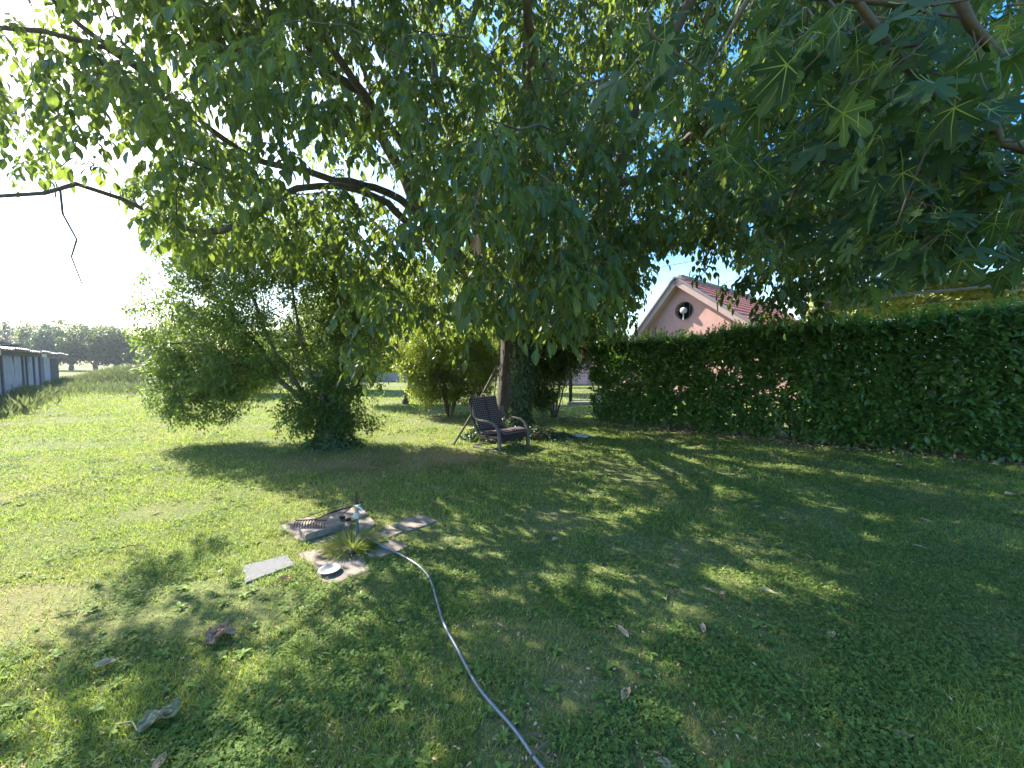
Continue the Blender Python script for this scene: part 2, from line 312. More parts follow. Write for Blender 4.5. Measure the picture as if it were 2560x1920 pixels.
# ---------------------------------------------------------------- branching
def densify(P, step=.22):
    P = np.asarray([tuple(p) for p in P], float); out = [P[0]]
    seg = []
    n = len(P)
    for i in range(n-1):
        p0 = P[max(i-1, 0)]; p1 = P[i]; p2 = P[i+1]; p3 = P[min(i+2, n-1)]
        k = max(1, int(np.linalg.norm(p2-p1)/step))
        for q in range(1, k+1):
            t_ = q/k
            out.append(.5*((2*p1)+(-p0+p2)*t_+(2*p0-5*p1+4*p2-p3)*t_*t_+(-p0+3*p1-3*p2+p3)*t_**3))
    return np.array(out)
def branching(limbs, tips, rt=.004, ex=2.4, step=.28, sag=.1, sides=6, jit=.03, order=None):
    """limbs: [(points, r0, r1)]; every tip grows out of the nearest wood. Returns MB of tubes and tip directions"""
    cap = 400+sum(400 for _ in limbs)+len(tips)*14
    P = np.zeros((cap, 3)); par = np.full(cap, -1); fr = np.zeros(cap); n = 0
    for pts, r0, r1 in limbs:
        D = densify(pts); D[1:-1] += rng.normal(size=D[1:-1].shape)*jit*.5; rr = np.linspace(r0, r1, len(D))
        if n == 0: prev = -1
        else: prev = int(np.argmin(((P[:n]-D[0])**2).sum(1)))
        for k in range(len(D)):
            P[n] = D[k]; par[n] = prev; fr[n] = rr[k]; prev = n; n += 1
    root = P[0].copy(); tips = np.asarray(tips)
    dirs = np.zeros_like(tips)
    nroot = n
    dmin = np.array([np.min(((P[:nroot]-q)**2).sum(1)) for q in tips])
    skip = max(4, int(nroot*.01))
    for i in np.argsort(dmin):
        q = tips[i]; d2 = ((P[2:n]-q)**2).sum(1)+.6*np.maximum(0, P[2:n, 2]-q[2])**2
        j = int(np.argmin(d2))+2; a = P[j]; L_ = np.linalg.norm(q-a)
        if L_ < .03: L_ = .03
        k = max(1, int(L_/step)); prev = j
        for s_ in range(1, k+1):
            t_ = s_/k; p = a+(q-a)*t_; p = p+np.array([0, 0, sag*L_*math.sin(math.pi*t_)])+(rng.normal(size=3)*jit if s_ < k else 0)
            if n >= cap: break
            P[n] = p; par[n] = prev; prev = n; n += 1
        dv = P[n-1]-P[par[n-1]]; dirs[i] = dv/(np.linalg.norm(dv)+1e-9)
    P = P[:n]; par = par[:n]; fr = fr[:n]; acc = np.zeros(n); ch = np.zeros(n, int); best = np.full(n, -1); rad = np.zeros(n)
    for i in range(n-1, -1, -1):
        r = max(rt, acc[i]**(1/ex)); r = max(min(r, fr[i]*1.25) if fr[i] > 0 else r, fr[i]); rad[i] = r
        p = par[i]
        if p >= 0:
            acc[p] += min(r, 9)**ex; 
            if best[p] < 0 or rad[best[p]] < r: best[p] = i
    for i in range(1, n):
        rad[i] = min(rad[i], rad[par[i]]*1.02) if par[i] >= 0 else rad[i]
    mb = MB()
    for i in range(n):
        if par[i] < 0 or best[par[i]] != i:
            c = [par[i]] if par[i] >= 0 else []
            rr = [rad[i]] if par[i] >= 0 else []
            j = i
            while j >= 0: c.append(j); rr.append(rad[j]); j = best[j]
            if len(c) > 1: mb.tube(P[c], rr, sides if max(rr) > .02 else 4, cap=False)
    return mb, dirs
def in_ell(n, c, r, inner=0.0):
    out = []
    while len(out) < n:
        v = rng.uniform(-1, 1, (n*3, 3)); d = np.linalg.norm(v, axis=1); v = v[(d < 1) & (d > inner)]; out += list(v)
    return np.array(out[:n])*np.array(r)+np.array(c)

# ---------------------------------------------------------------- THE WALNUT
T_HI = leaf_template(.56, .16, .22, True, .008); T_LO = leaf_template(.62, .15, .2, False)
FK = Vector((.10, 8.5, 2.35))
def pl(*a): return [at(*q) for q in a]
trunk_c = [(-.02, 8.5, -.05), (0.02, 8.5, .5), (.06, 8.5, 1.2), (.10, 8.5, 1.9), (.10, 8.5, 2.35)]
limbs = [
 (trunk_c, .34, .30),
 ([FK]+pl((1170, 720, 8.1), (1040, 575, 7.3), (940, 495, 6.6), (800, 462, 6.0), (700, 490, 5.6), (600, 560, 5.2), (500, 583, 5.0), (400, 540, 4.7), (300, 490, 4.5), (200, 462, 4.2), (0, 488, 3.8), (-200, 500, 3.6)), .10, .012),
 (pl((150, 470, 4.1), (165, 540, 4.05), (190, 600, 4.0), (178, 650, 4.0), (206, 712, 4.0)), .012, .006),
 (pl((480, 575, 5.0), (505, 650, 5.0), (560, 740, 5.1)), .012, .004),
 (pl((600, 560, 5.2), (500, 583, 5.0), (420, 560, 4.9)), .04, .03),
 ([FK]+pl((1150, 640, 8), (1000, 500, 7.4), (839, 445, 6.6), (636, 399, 5.8), (532, 324, 5.4), (405, 226, 5.0), (347, 168, 4.8), (260, 116, 4.5), (116, 81, 4.2), (-120, 60, 3.9)), .11, .018),
 (pl((347, 168, 4.8), (230, 90, 4.6), (100, -40, 4.4)), .035, .02),
 ([FK]+pl((1100, 600, 8.1), (990, 410, 7.7), (949, 318, 7.4), (897, 231, 7), (810, 174, 6.7), (770, 116, 6.4), (712, 35, 6.2), (640, -90, 6)), .17, .05),
 (pl((949, 318, 7.4), (905, 150, 7.4), (870, -60, 7.4)), .05, .035),
 ([FK]+pl((1170, 520, 8.3), (1120, 330, 8.2), (1088, 185, 8), (1059, 0, 8), (1040, -160, 8)), .11, .05),
 ([FK]+pl((1300, 600, 8.5), (1312, 330, 8.5), (1316, 0, 8.4), (1320, -250, 8.3)), .13, .06),
 ([FK]+pl((1420, 700, 8.2), (1490, 560, 7.8), (1535, 463, 7.4), (1575, 300, 7), (1627, 174, 6.6), (1690, 70, 6.4), (1740, -20, 6.2), (1800, -150, 6)), .20, .07),
 (pl((1535, 463, 7.4), (1621, 446, 7.1), (1685, 425, 6.9), (1760, 443, 6.7), (1830, 411, 6.5), (1905, 393, 6.3), (2003, 336, 6), (2090, 278, 5.8), (2200, 220, 5.6)), .075, .03),
 (pl((1760, 443, 6.7), (1853, 521, 6.3), (1945, 555, 6.0), (2090, 579, 5.7), (2230, 600, 5.4)), .035, .012),
 ([FK, (-1.2, 10, 4.2), (-2.4, 11.2, 5.6)], .13, .04), ([FK, (1.6, 10.2, 4.2), (3.2, 11.6, 5.8)], .13, .04),
 ([FK, (.5, 6.9, 3.9), (.3, 5.2, 4.9), (.1, 3.7, 5.2), (-.2, 2.6, 4.9)], .13, .025),
 ([FK, (1.6, 7.4, 4.0), (3.0, 5.9, 5.2), (4.2, 4.6, 5.8)], .12, .03),
 ([FK, (-1.0, 7.0, 4.1), (-2.2, 5.2, 5.4), (-2.8, 3.9, 6.1)], .10, .03),
]
FX = [-400, 0, 100, 200, 300, 380, 460, 560, 700, 850, 960, 1040, 1120, 1200, 1300, 1400, 1480, 1550, 1600, 1640, 1740, 1770, 1800, 1850, 1900, 1950, 2000, 2040, 2080, 2150, 2250, 2330, 2400, 3200]
FY = [470, 500, 470, 500, 535, 620, 690, 700, 700, 760, 830, 850, 850, 850, 850, 850, 860, 850, 750, 650, 630, 600, 620, 690, 720, 740, 740, 740, 800, 790, 740, 640, 620, 600]
LIMB_CLEAR = [[(1170, 720, 8.1), (1040, 575, 7.3), (940, 495, 6.6), (800, 462, 6.0), (700, 490, 5.6), (600, 560, 5.2), (500, 583, 5.0), (400, 540, 4.7), (300, 490, 4.5), (190, 450, 4.2), (0, 490, 3.8)],
 [(839, 445, 6.6), (636, 399, 5.8), (532, 324, 5.4), (405, 226, 5.0), (347, 168, 4.8), (260, 116, 4.5), (116, 81, 4.2), (-120, 60, 3.9)],
 [(1100, 600, 8.1), (990, 410, 7.7), (949, 318, 7.4), (897, 231, 7), (810, 174, 6.7)],
 [(2090, 278, 5.8), (2003, 336, 6), (1905, 393, 6.3), (1830, 411, 6.5), (1760, 443, 6.7), (1685, 425, 6.9), (1535, 463, 7.4)],
 [(1737, 0, 6.2), (1697, 52, 6.4), (1673, 116, 6.5), (1627, 174, 6.6)]]
def crown_tips(n):
    keep = []
    tot = 0
    while tot < n:
        v = in_ell(6000, (.5, 7.0, 5.3), (8.2, 5.0, 4.4))
        X, Y_, Z = v.T
        px, py, dep = proj(v-np.array([0, 0, .36]))
        ok = (dep > 2.2) & (py < np.interp(px, FX, FY)-10*rng.random(len(v)))
        ok &= ~((X < -1.5) & (Y_ > 9.3+.62*(X+1.5)))          # left rear of the crown cut away so sun reaches the left lawn
        ok &= Z > 2.2
        ok &= rng.random(len(v)) < np.where(px < 700, np.clip((dep-2.2)/1.6, .3, 1.), np.clip((dep-2.4)/3.2, .10, 1))
        ok &= noise3(v, 1.0) > .36+.12*rng.random(len(v))                       # clumps and gaps
        ok &= rng.random(len(v)) < np.clip(.35+.65*np.abs(np.linalg.norm((v-[.1, 8.2, 4.5])/[8, 6, 4.5], axis=1)), 0, 1)
        ok &= ~((px < 430) & (py > 300) & (rng.random(len(v)) < .25))
        ok |= False
        for LP in LIMB_CLEAR:                                  # the low limbs stay bare on the lawn side
            lx = np.array([q[0] for q in LP][::-1], float); ly = np.array([q[1] for q in LP][::-1], float); lz = np.array([q[2] for q in LP][::-1], float)
            near_ = (px > lx[0]) & (px < lx[-1]) & (np.abs(py-np.interp(px, lx, ly)-10) < 52) & (dep < np.interp(px, lx, lz)+.15)
            ok &= ~(near_ & (rng.random(len(v)) < .85))
        v = v[ok]; keep.append(v); tot += len(v)
    return np.concatenate(keep)[:n]
tips = crown_tips(5600)
# the long pendulous sprays that hang nearer to the lens
near = []
for (px, py, Y, n_) in ((1150, 350, 3.0, 7), (1190, 560, 2.9, 8), (1330, 500, 3.4, 8), (1300, 760, 3.3, 9), (1420, 640, 3.7, 8), (1120, 460, 3.3, 5), (640, 150, 3.1, 8), (700, 330, 3.4, 5), (560, 120, 3.3, 4), (1620, 380, 3.9, 8), (1520, 770, 6, 8), (1470, 780, 6.6, 7), (1550, 690, 6, 8), (1850, 620, 5.6, 5), (1905, 690, 5.5, 3), (1960, 720, 5.3, 7), (2040, 690, 5.2, 7), (1690, 560, 6, 6), (1420, 780, 7, 8), (1800, 560, 5.6, 8), (1620, 600, 6, 7), (1510, 620, 6, 7), (2100, 690, 5, 6), (1480, 330, 3.6, 6), (900, 800, 4.4, 5), (1000, 740, 4.8, 6), (1100, 780, 5.0, 6)):
    c = at(px, py, Y)
    for _ in range(n_): near.append(np.array(c)+rng.normal(size=3)*[.24, .22, .17])
tips = np.concatenate([tips, near])
wood, tdir = branching(limbs, tips, sides=8)
tree = empty('walnut_tree', (0, 8.5, 0), 'big spreading walnut tree with ivy on its trunk, behind the chair', 'tree')
def off(o, root): o.matrix_parent_inverse = Matrix.Translation(-root.location); return o
# trunk with root flare and furrowed bark
tb = MB(); nz1 = 26; na = 40; V = []
for i in range(nz1):
    z = -.05+2.55*i/(nz1-1); cx = -.02+.12*min(1, z/1.9); r = .335+.17*math.exp(-max(z, 0)*3.2)+.10*max(0, (z-1.9)/.6)**1.5
    for a in range(na):
        th = a*2*math.pi/na
        rr = r*(1+.05*math.sin(5*th+z*.8)+.035*math.sin(9*th-z*1.5)+.05*(noise2(th*3, z*1.6, .5)-.5)+.12*math.exp(-max(z, 0)*3)*math.sin(4*th+1))
        V.append([cx+rr*math.cos(th)*1.02, 8.5+rr*math.sin(th), z])
tb.add(V, [[i*na+a, i*na+(a+1) % na, (i+1)*na+(a+1) % na, (i+1)*na+a] for i in range(nz1-1) for a in range(na)])
off(tb.build('trunk', M['bark'], tree), tree)
off(wood.build('limbs', M['branch'], tree), tree)

def walnut_leaves(tips, tdir, frac_hi=None):
    mb = MB(); rach = MB(); n = len(tips)
    cnt = rng.integers(4, 7, n)
    ti = np.repeat(np.arange(n), cnt); m_ = len(ti)
    az = rng.uniform(0, 2*math.pi, m_); el = rng.uniform(-.75, .35, m_)
    d = np.stack([np.cos(az)*np.cos(el), np.sin(az)*np.cos(el), np.sin(el)], 1)+.5*tdir[ti]
    d /= np.linalg.norm(d, axis=1)[:, None]
    Ln = rng.uniform(.17, .30, m_); base = tips[ti]-tdir[ti]*rng.uniform(0, .12, m_)[:, None]
    P = []; D = []; N = []; S = []; TT = []
    up = np.array([0, 0, 1.]); side = np.cross(d, up); side /= np.linalg.norm(side, axis=1)[:, None]+1e-9
    tt = np.clip(rng.normal(.5, .2, m_), 0, 1)
    pts = []
    for q in (0, .35, .62, .84, 1.0):
        pts.append(base+d*(Ln*q)[:, None]-up*(Ln*.75*q*q)[:, None])
    for k, q in enumerate((.35, .62, .84)):
        tan = pts[k+2]-pts[k]; tan /= np.linalg.norm(tan, axis=1)[:, None]
        for sg in (-1, 1):
            ok = rng.random(m_) < (.9 if k else .75)
            dd = side*sg*.85+tan*.45-up*rng.uniform(.25, .95, m_)[:, None]+rng.normal(size=(m_, 3))*.16
            nn = up*.8+side*sg*.5+tan*.35+rng.normal(size=(m_, 3))*.25
            P.append(pts[k+1][ok]); D.append(dd[ok]); N.append(nn[ok]); S.append((rng.uniform(.07, .11, m_)*(1+.13*k))[ok]); TT.append(tt[ok])
    tan = pts[4]-pts[3]; tan /= np.linalg.norm(tan, axis=1)[:, None]
    P.append(pts[4]); D.append(tan-up*.4+rng.normal(size=(m_, 3))*.15); N.append(up+tan+rng.normal(size=(m_, 3))*.25); S.append(rng.uniform(.10, .15, m_)); TT.append(tt)
    P = np.concatenate(P); D = np.concatenate(D); N = np.concatenate(N); S = np.concatenate(S); TT = np.clip(np.concatenate(TT)+rng.normal(size=len(P))*.08, 0, 1)
    _, _, dep = proj(P); hi = dep < 6.5; wd = rng.uniform(.68, 1.1, len(P))
    mb.leaves(T_HI, P[hi], D[hi], N[hi], S[hi], wd[hi], TT[hi]); mb.leaves(T_LO, P[~hi], D[~hi], N[~hi], S[~hi], wd[~hi], TT[~hi])
    # leaf stalks as slim three-sided prisms
    A = np.stack(pts, 1); r = .0016; off3 = np.stack([side*r, (-side*.5+up*.87)*r, (-side*.5-up*.87)*r], 1)
    V = (A[:, :, None]+off3[:, None]).reshape(-1, 3); i0 = (np.arange(m_)*15)[:, None, None]+(np.arange(4)*3)[None, :, None]; j = np.arange(3)[None, None]; k = (j+1) % 3
    rach.add(V, np.stack([i0+j, i0+k, i0+3+k, i0+3+j], -1).reshape(-1, 4))
    return mb, rach
mb, rach = walnut_leaves(tips, tdir)
off(mb.build('crown', M['walnut_leaf'], tree), tree)
off(rach.build('leaf_stalks', M['fig_vein'], tree), tree)
# withered brown catkins and leaves caught in the crown
wl = MB(); c = np.array(at(1182, 520, 2.95)); P = c+rng.normal(size=(34, 3))*[.03, .03, .07]; wl.leaves(T_HI, P, rv(34)-[0, 0, 1.2], rv(34), rng.uniform(.03, .09, 34), .6, rng.random(34)*.4)
c = np.array(at(1190, 590, 2.95)); P = c+rng.normal(size=(6, 3))*[.02, .02, .03]; wl.leaves(T_HI, P, rv(6)*.4-[0, 0, 1.2], rv(6), rng.uniform(.1, .14, 6), .5, .7)
c = np.array(at(1455, 860, 7.9)); P = c+rng.normal(size=(30, 3))*[.05, .05, .16]; wl.leaves(T_HI, P, rv(30)-[0, 0, 1.2], rv(30), rng.uniform(.05, .1, 30), .6, rng.random(30)*.3)
o = off(wl.build('withered_leaves', M['dead_leaf'], tree), tree); o['label'] = 'withered brown leaf bunches hanging in the green crown'
# ivy on the trunk
def ivy_on(cx, cy, z0, z1, rad, n, a0=-3.2, a1=3.2, s=(.035, .06)):
    z = rng.uniform(z0, z1, n); th = rng.uniform(a0, a1, n); r = rad(z)*(.8+.4*noise2(th*1.3+9, z*2.2, .9))+rng.uniform(.0, .05, n)
    nrm = np.stack([np.cos(th), np.sin(th), np.zeros(n)], 1)
    P = np.stack([cx(z)+r*np.cos(th), cy+r*np.sin(th), z], 1)
    return P, rv(n)*.7-np.array([0, 0, .9]), nrm+rv(n)*.45, rng.uniform(*s, n)
iv = MB(); T_IVY = leaf_template(.95, .1, .15, True)
P, D, N, S = ivy_on(lambda z: -.02+.12*np.minimum(1, z/1.9), 8.5, 0, 2.5, lambda z: .345+.17*np.exp(-z*3.2)+.1*np.clip((z-1.9)/.6, 0, 9)**1.5, 5200, -1.75, 1.9)
iv.leaves(T_IVY, P, D, N, S, .9, rng.random(len(P)))
off(iv.build('ivy', M['ivy'], tree), tree)

# ---------------------------------------------------------------- ivy mound at the walnut's foot, with its cut twigs
def mound(name, cx, cy, rx, ry, h, n, mat, label, cat, s=(.03, .055), T=T_IVY):
    mb = MB(); th = rng.uniform(0, 2*math.pi, n); r = np.sqrt(rng.random(n)); 
    hh = h*(1-r**2)*(.55+.9*noise2(cx+r*np.cos(th)*rx, cy+r*np.sin(th)*ry, .3))
    P = np.stack([cx+r*np.cos(th)*rx, cy+r*np.sin(th)*ry, .01+hh*rng.uniform(.3, 1, n)], 1)
    mb.leaves(T, P, rv(n)+[0, 0, .1], rv(n)*.6+[0, -.3, 1], rng.uniform(*s, n), .9, rng.random(n))
    for i in range(int(n*.02)):
        a = np.array([cx+rng.normal()*rx*.3, cy+rng.normal()*ry*.3, 0]); b_ = a+[rng.normal()*rx*.3, rng.normal()*ry*.3, h*rng.uniform(.6, 1.1)]
        mb.tube(np.array([a, (a+b_)/2+[0, 0, .05], b_]), .003, 4, mat=1)
    o = mb.build(name, [mat, M['twig']]); return tag(o, label, cat)
mound('ivy_mound', -.42, 7.75, .62, .45, .42, 2600, M['ivy'], 'knee-high ivy mound between the leaning pole and the chair', 'ivy')
mound('ivy_patch', .78, 7.85, .55, .4, .10, 900, M['ivy'], 'low ivy patch in front of the white board by the twigs', 'ivy')

# ---------------------------------------------------------------- generic leafy shrub
def shrub(name, base, limbs, vols, ntips, per, leafT, s, mats, label, cat, rt=.0025, spread=.16, droop=.3, group=None, ok=None, wd=.9, wood='branch', stem_name='stems', jit=.04, extra_tips=None):
    root = empty(name, base, label, cat, group)
    ws = np.array([v[2] for v in vols], float); ws /= ws.sum()
    tp = []
    for (c, r, w_) , f in zip(vols, ws):
        k = int(ntips*f*2.4); v = in_ell(k, c, r, .25); v = v[noise3(v, max(.40, min(r)*.40)) > .44]; tp.append(v[:int(ntips*f)])
    tp = np.concatenate(tp); tp = tp[tp[:, 2] > .12]
    if ok is not None: tp = tp[ok(tp)]
    if extra_tips is not None: tp = np.concatenate([tp, extra_tips])
    wd_mb, td = branching(limbs, tp, rt=rt, step=.3, jit=jit, sides=6)
    off(wd_mb.build(stem_name, M[wood], root), root)
    n = len(tp); ti = np.repeat(np.arange(n), per); N_ = len(ti)
    u = rng.random(N_)
    dirn = td[ti]; P = tp[ti]+dirn*((u-.6)*spread*2.0)[:, None]+rng.normal(size=(N_, 3))*spread*.38
    D = dirn*.7+rv(N_)*.9-np.array([0, 0, droop]); mb = MB()
    mb.leaves(leafT, P, D, rv(N_)*.7+[0, 0, 1], rng.uniform(s[0], s[1], N_), wd, np.clip(np.repeat(rng.normal(.5, .22, n), per)+rng.normal(size=N_)*.12, 0, 1))
    off(mb.build('crown', M[mats], root), root)
    return root
T_SM = leaf_template(.36, .15, .15, False)
b0 = gp(835, 1112); bx, by = b0.x, b0.y
P0 = (bx, by, 0)
pome_limbs = [([P0, (bx+.02, by, 1.0), (bx+.12, by+.1, 2.0), (bx+.0, by+.2, 3.2), (bx-.2, by+.2, 4.1)], .15, .03),
 ([P0, (bx-.25, by, .55), (bx-.8, by-.1, 1.1), (bx-1.4, by, 1.9), (bx-2.2, by+.1, 2.8)], .06, .02),
 ([P0, (bx-.35, by-.1, .8), (bx-.9, by-.2, 1.7), (bx-1.3, by-.2, 2.8), (bx-1.5, by, 3.6)], .05, .02),
 ([(bx-.8, by-.1, 1.1), (bx-1.6, by-.2, 1.5), (bx-2.4, by-.1, 1.5), (bx-2.9, by, 1.0), (bx-3.1, by, .6)], .03, .01),
 ([(bx-1.6, by-.2, 1.5), (bx-2.6, by-.2, 1.9), (bx-3.4, by, 1.8)], .025, .01),
 ([P0, (bx+.3, by-.1, .7), (bx+.6, by, 1.4), (bx+.8, by+.1, 2.3)], .04, .012),
 ([P0, (bx-.1, by-.2, .9), (bx-.3, by-.4, 1.8), (bx-.5, by-.4, 3.0)], .045, .015)]
vols = [((bx-1.6, by+.4, 3.7), (1.9, 1.2, .9), 5), ((bx-1.0, by+.2, 2.7), (2.0, 1.3, 1.5), 10), ((bx-2.6, by+.3, 2.2), (1.3, 1.0, 1.3), 4), ((bx-2.5, by+.1, 1.15), (1.0, .6, .85), 3.6), ((bx+.25, by+.1, 1.7), (.75, .7, 1.1), 2), ((bx-.6, by, .75), (.7, .5, .45), 1.2), ((bx+.55, by-.1, .5), (.6, .3, .2), .6), ((bx-.4, by-.35, .45), (.6, .3, .3), .35), ((bx+.25, by-.3, 1.0), (.4, .3, .6), .8), ((bx-1.6, by, 1.35), (1.2, .8, .6), 2.2)]
shrub('pomegranate_tree', P0, pome_limbs, vols, 2700, 32, T_SM, (.055, .095), 'pome_leaf', 'bushy small-leaved tree with an ivy-wrapped foot, left of the chair', 'tree', wd=1.0)
ib = MB()
for z0, z1, n_, rf in ((0, .75, 3800, lambda z: .15+.24*np.exp(-z*3.6)), (.6, 1.6, 1500, lambda z: .15+0*z), (0, .14, 900, lambda z: .55-z*2)):
    P, D, N, S = ivy_on(lambda z: bx+.03*z, by, z0, z1, rf, n_); ib.leaves(T_IVY, P, D, N, S*.9, .9, rng.random(len(P)))
o = ib.build('ivy', M['ivy']); pr = bpy.data.objects['pomegranate_tree']; o.parent = pr; off(o, pr)

def bush_limbs(x, y, h, n=7, r=.03, sp=.6):
    out_ = []
    for i in range(n):
        a = i*2*math.pi/n+rng.random(); s_ = sp*rng.uniform(.4, 1.1)
        out_.append(([(x+.05*math.cos(a), y+.05*math.sin(a), 0), (x+s_*.35*math.cos(a), y+s_*.35*math.sin(a), h*.35), (x+s_*.8*math.cos(a), y+s_*.8*math.sin(a), h*.85)], r, r*.3))
    return out_
# yellow-green sunlit bush
q = at(1120, 905, 11.2); q0 = gp(1125, 1040); x, y = q0.x, q0.y
shrub('sunlit_bush', (x, y, 0), bush_limbs(x, y, 1.7, 8, .03, .8), [((x-.05, y, 1.5), (1.5, .9, .95), 6), ((x-.9, y+.1, 1.9), (.9, .7, .8), 2), ((x+.2, y+.2, 2.5), (1.3, .8, .7), 2.5), ((x-.45, y, .85), (.85, .7, .6), 2), ((x+.6, y, 1.1), (.8, .6, .8), 2), ((x+1.1, y+.4, 1.9), (1.0, .7, .9), 2)], 2000, 30, T_SM, (.05, .085), 'yellow_leaf', 'yellow-green sunlit bush just left of the walnut trunk', 'bush', wd=1.2)
# multi-stem shrub right of the trunk
q0 = gp(1385, 1045); x, y = q0.x, q0.y
shrub('thin_shrub', (x, y, 0), bush_limbs(x, y, 1.9, 8, .025, .8), [((x+.05, y, 1.85), (1.1, .8, .85), 5), ((x-.35, y, 1.2), (.7, .6, .8), 2), ((x+.85, y+.3, 2.1), (1.1, .6, .6), 3), ((x-.3, y, .5), (.4, .4, .3), .6)], 1700, 34, T_SM, (.05, .085), 'small_leaf', 'many-stemmed shrub between the walnut trunk and the gate', 'shrub', wd=1.2)
# small tree with forked leaning trunk
q0 = gp(1012, 1010); x, y = q0.x, q0.y
shrub('forked_tree', (x, y, 0), [([(x, y, 0), (x+.12, y, .45), (x+.22, y, 1.0), (x+.15, y, 2.0), (x, y, 3.0)], .12, .05), ([(x+.12, y, .4), (x+.5, y, .8), (x+.7, y, 1.5), (x+.9, y, 2.4)], .07, .03), ([(x+.2, y, 1.0), (x-.6, y, 1.8), (x-1.2, y, 2.5)], .06, .02)],
 [((x-.2, y, 3.3), (2.5, 1.6, 1.9), 6), ((x-1.2, y, 1.9), (1.1, .9, .9), 1.8), ((x+.9, y, 2.6), (1.5, 1.0, 1.3), 2.5), ((x+2.2, y+.5, 3.6), (2.0, 1.2, 1.5), 3)], 2600, 26, T_LO, (.075, .12), 'yellow_leaf', 'small tree with dark forked trunk on the lawn behind', 'tree', wd=1.0, spread=.22)
# dark bush behind the pomegranate
q0 = gp(560, 985); x, y = q0.x, q0.y
shrub('dark_bush', (x, y, 0), bush_limbs(x, y, 3.0, 8, .05, 1.4), [((x-.3, y, 2.3), (2.6, 1.8, 2.0), 5), ((x+1.4, y, 1.4), (2.0, 1.2, 1.2), 3), ((x-1.6, y, 1.4), (1.6, 1.2, 1.1), 2)], 2200, 30, T_LO, (.065, .10), 'small_leaf', 'tall dark bush behind the bushy small-leaved tree', 'bush', wd=.9, spread=.22)
q0 = gp(880, 975); x, y = q0.x, q0.y
shrub('shade_tree', (x, y, 0), [([(x, y, 0), (x+.1, y, 1.2), (x, y, 2.4), (x, y, 3.8)], .13, .05)], [((x, y, 3.9), (3.2, 1.8, 2.3), 5), ((x-1, y, 2.1), (1.8, 1.4, .9), 2)], 1700, 24, T_LO, (.10, .15), 'yellow_leaf', 'taller tree behind the forked one, top hidden in the walnut', 'tree', wd=.9, spread=.26)

# ---------------------------------------------------------------- hedge
hA = Vector((2.25, 10.25, 0)); hB = Vector((10.6, 4.15, 0)); hd = (hB-hA).normalized(); hn = Vector((hd.y, -hd.x, 0))   # towards the lawn
if hn.y > 0: hn = -hn
hl = (hB-hA).length
hedge = empty('laurel_hedge', (hA+hB)/2, 'long clipped laurel hedge along the lawn, right of the gate', 'hedge')
def hp(u, v, z): return np.outer(np.ones_like(u), hA)+np.outer(u, hd)+np.outer(v, hn)+np.outer(z, (0, 0, 1))
def htop(u): return 1.84+.05*u*.8+.22*noise2(u, 3, 1.1)+.08*noise2(u, 13, .35)
D_H = .85
mb = MB(); T_LAU = leaf_template(.42, .16, .12, True)
n = 36000; u = rng.uniform(0, hl, n); zf = rng.random(n); z = .08+(htop(u)-.08)*zf**.92
bulge = .30*(noise2(u, z, .7)-.5)+.12*(noise2(u+9, z, .3)-.5)+.12*np.sin(zf*math.pi)
v = D_H/2+bulge-np.abs(rng.normal(size=n))*.11
thin = (u < 4.6) & (zf < .72) & (noise2(u, z, .16) < .33) & (rng.random(n) < .9); v = v[~thin]; u = u[~thin]; z = z[~thin]; n = len(u)
P = hp(u, v, z); D = np.tile(np.array(hn), (n, 1))*.55+rv(n)*.8+[0, 0, .12]; N = rv(n)*.45+[0, 0, .8]+np.array(hn)*.55
mb.leaves(T_LAU, P, D, N, rng.uniform(.10, .165, n), rng.uniform(.9, 1.2, n), rng.random(n))
# back side and top
n = 34000; u = rng.uniform(0, hl, n); z = .1+(htop(u)-.1)*rng.random(n); v = rng.uniform(-D_H/2, D_H*.25, n)
k = ~((u < 4.6) & (z < 1.5) & (rng.random(n) < .5)); u, v, z = u[k], v[k], z[k]; n = len(u)
mb.leaves(T_LO, hp(u, v, z), rv(n)-np.array(hn)*.5, rv(n)*.5+[0, 0, .8], rng.uniform(.08, .12, n), 1.0, rng.random(n))
n = 9000; u = rng.uniform(0, hl, n); v = rng.uniform(-D_H/2, D_H/2, n); z = htop(u)-np.abs(rng.normal(size=n))*.10+.03
mb.leaves(T_LAU, hp(u, v, z), rv(n)+[0, 0, .5], rv(n)*.6+[0, 0, 1], rng.uniform(.075, .12, n), 1.0, rng.random(n))
off(mb.build('foliage', M['laurel'], hedge), hedge)
sh = MB(); ns = 900; us = rng.uniform(0, hl, ns); vs = rng.uniform(-.4, .5, ns); zs = htop(us)-.05; hs = rng.uniform(.08, .34, ns)*(.7+.6*noise2(us, 1, .5))
for i in range(ns):
    k = 9; q = np.linspace(.25, 1, k); a = np.arange(k)*2.4+rng.random(); c = hp(np.full(k, us[i]), np.full(k, vs[i]), zs[i]+q*hs[i])
    dr = np.stack([np.cos(a), np.sin(a), .5+q*1.0], 1); sh.leaves(T_LAU, c, dr, np.stack([-np.cos(a), -np.sin(a), np.ones(k)*1.2], 1), rng.uniform(.06, .095, k)*(1.15-.4*q), 1., rng.random())
    sh.tube(c[[0, 4, 8]], .0035, 3, mat=0, cap=False)
o = off(sh.build('shoots', M['laurel_shoot'], hedge), hedge); o['label'] = 'bright green new shoots standing up from the hedge top'
st = MB()
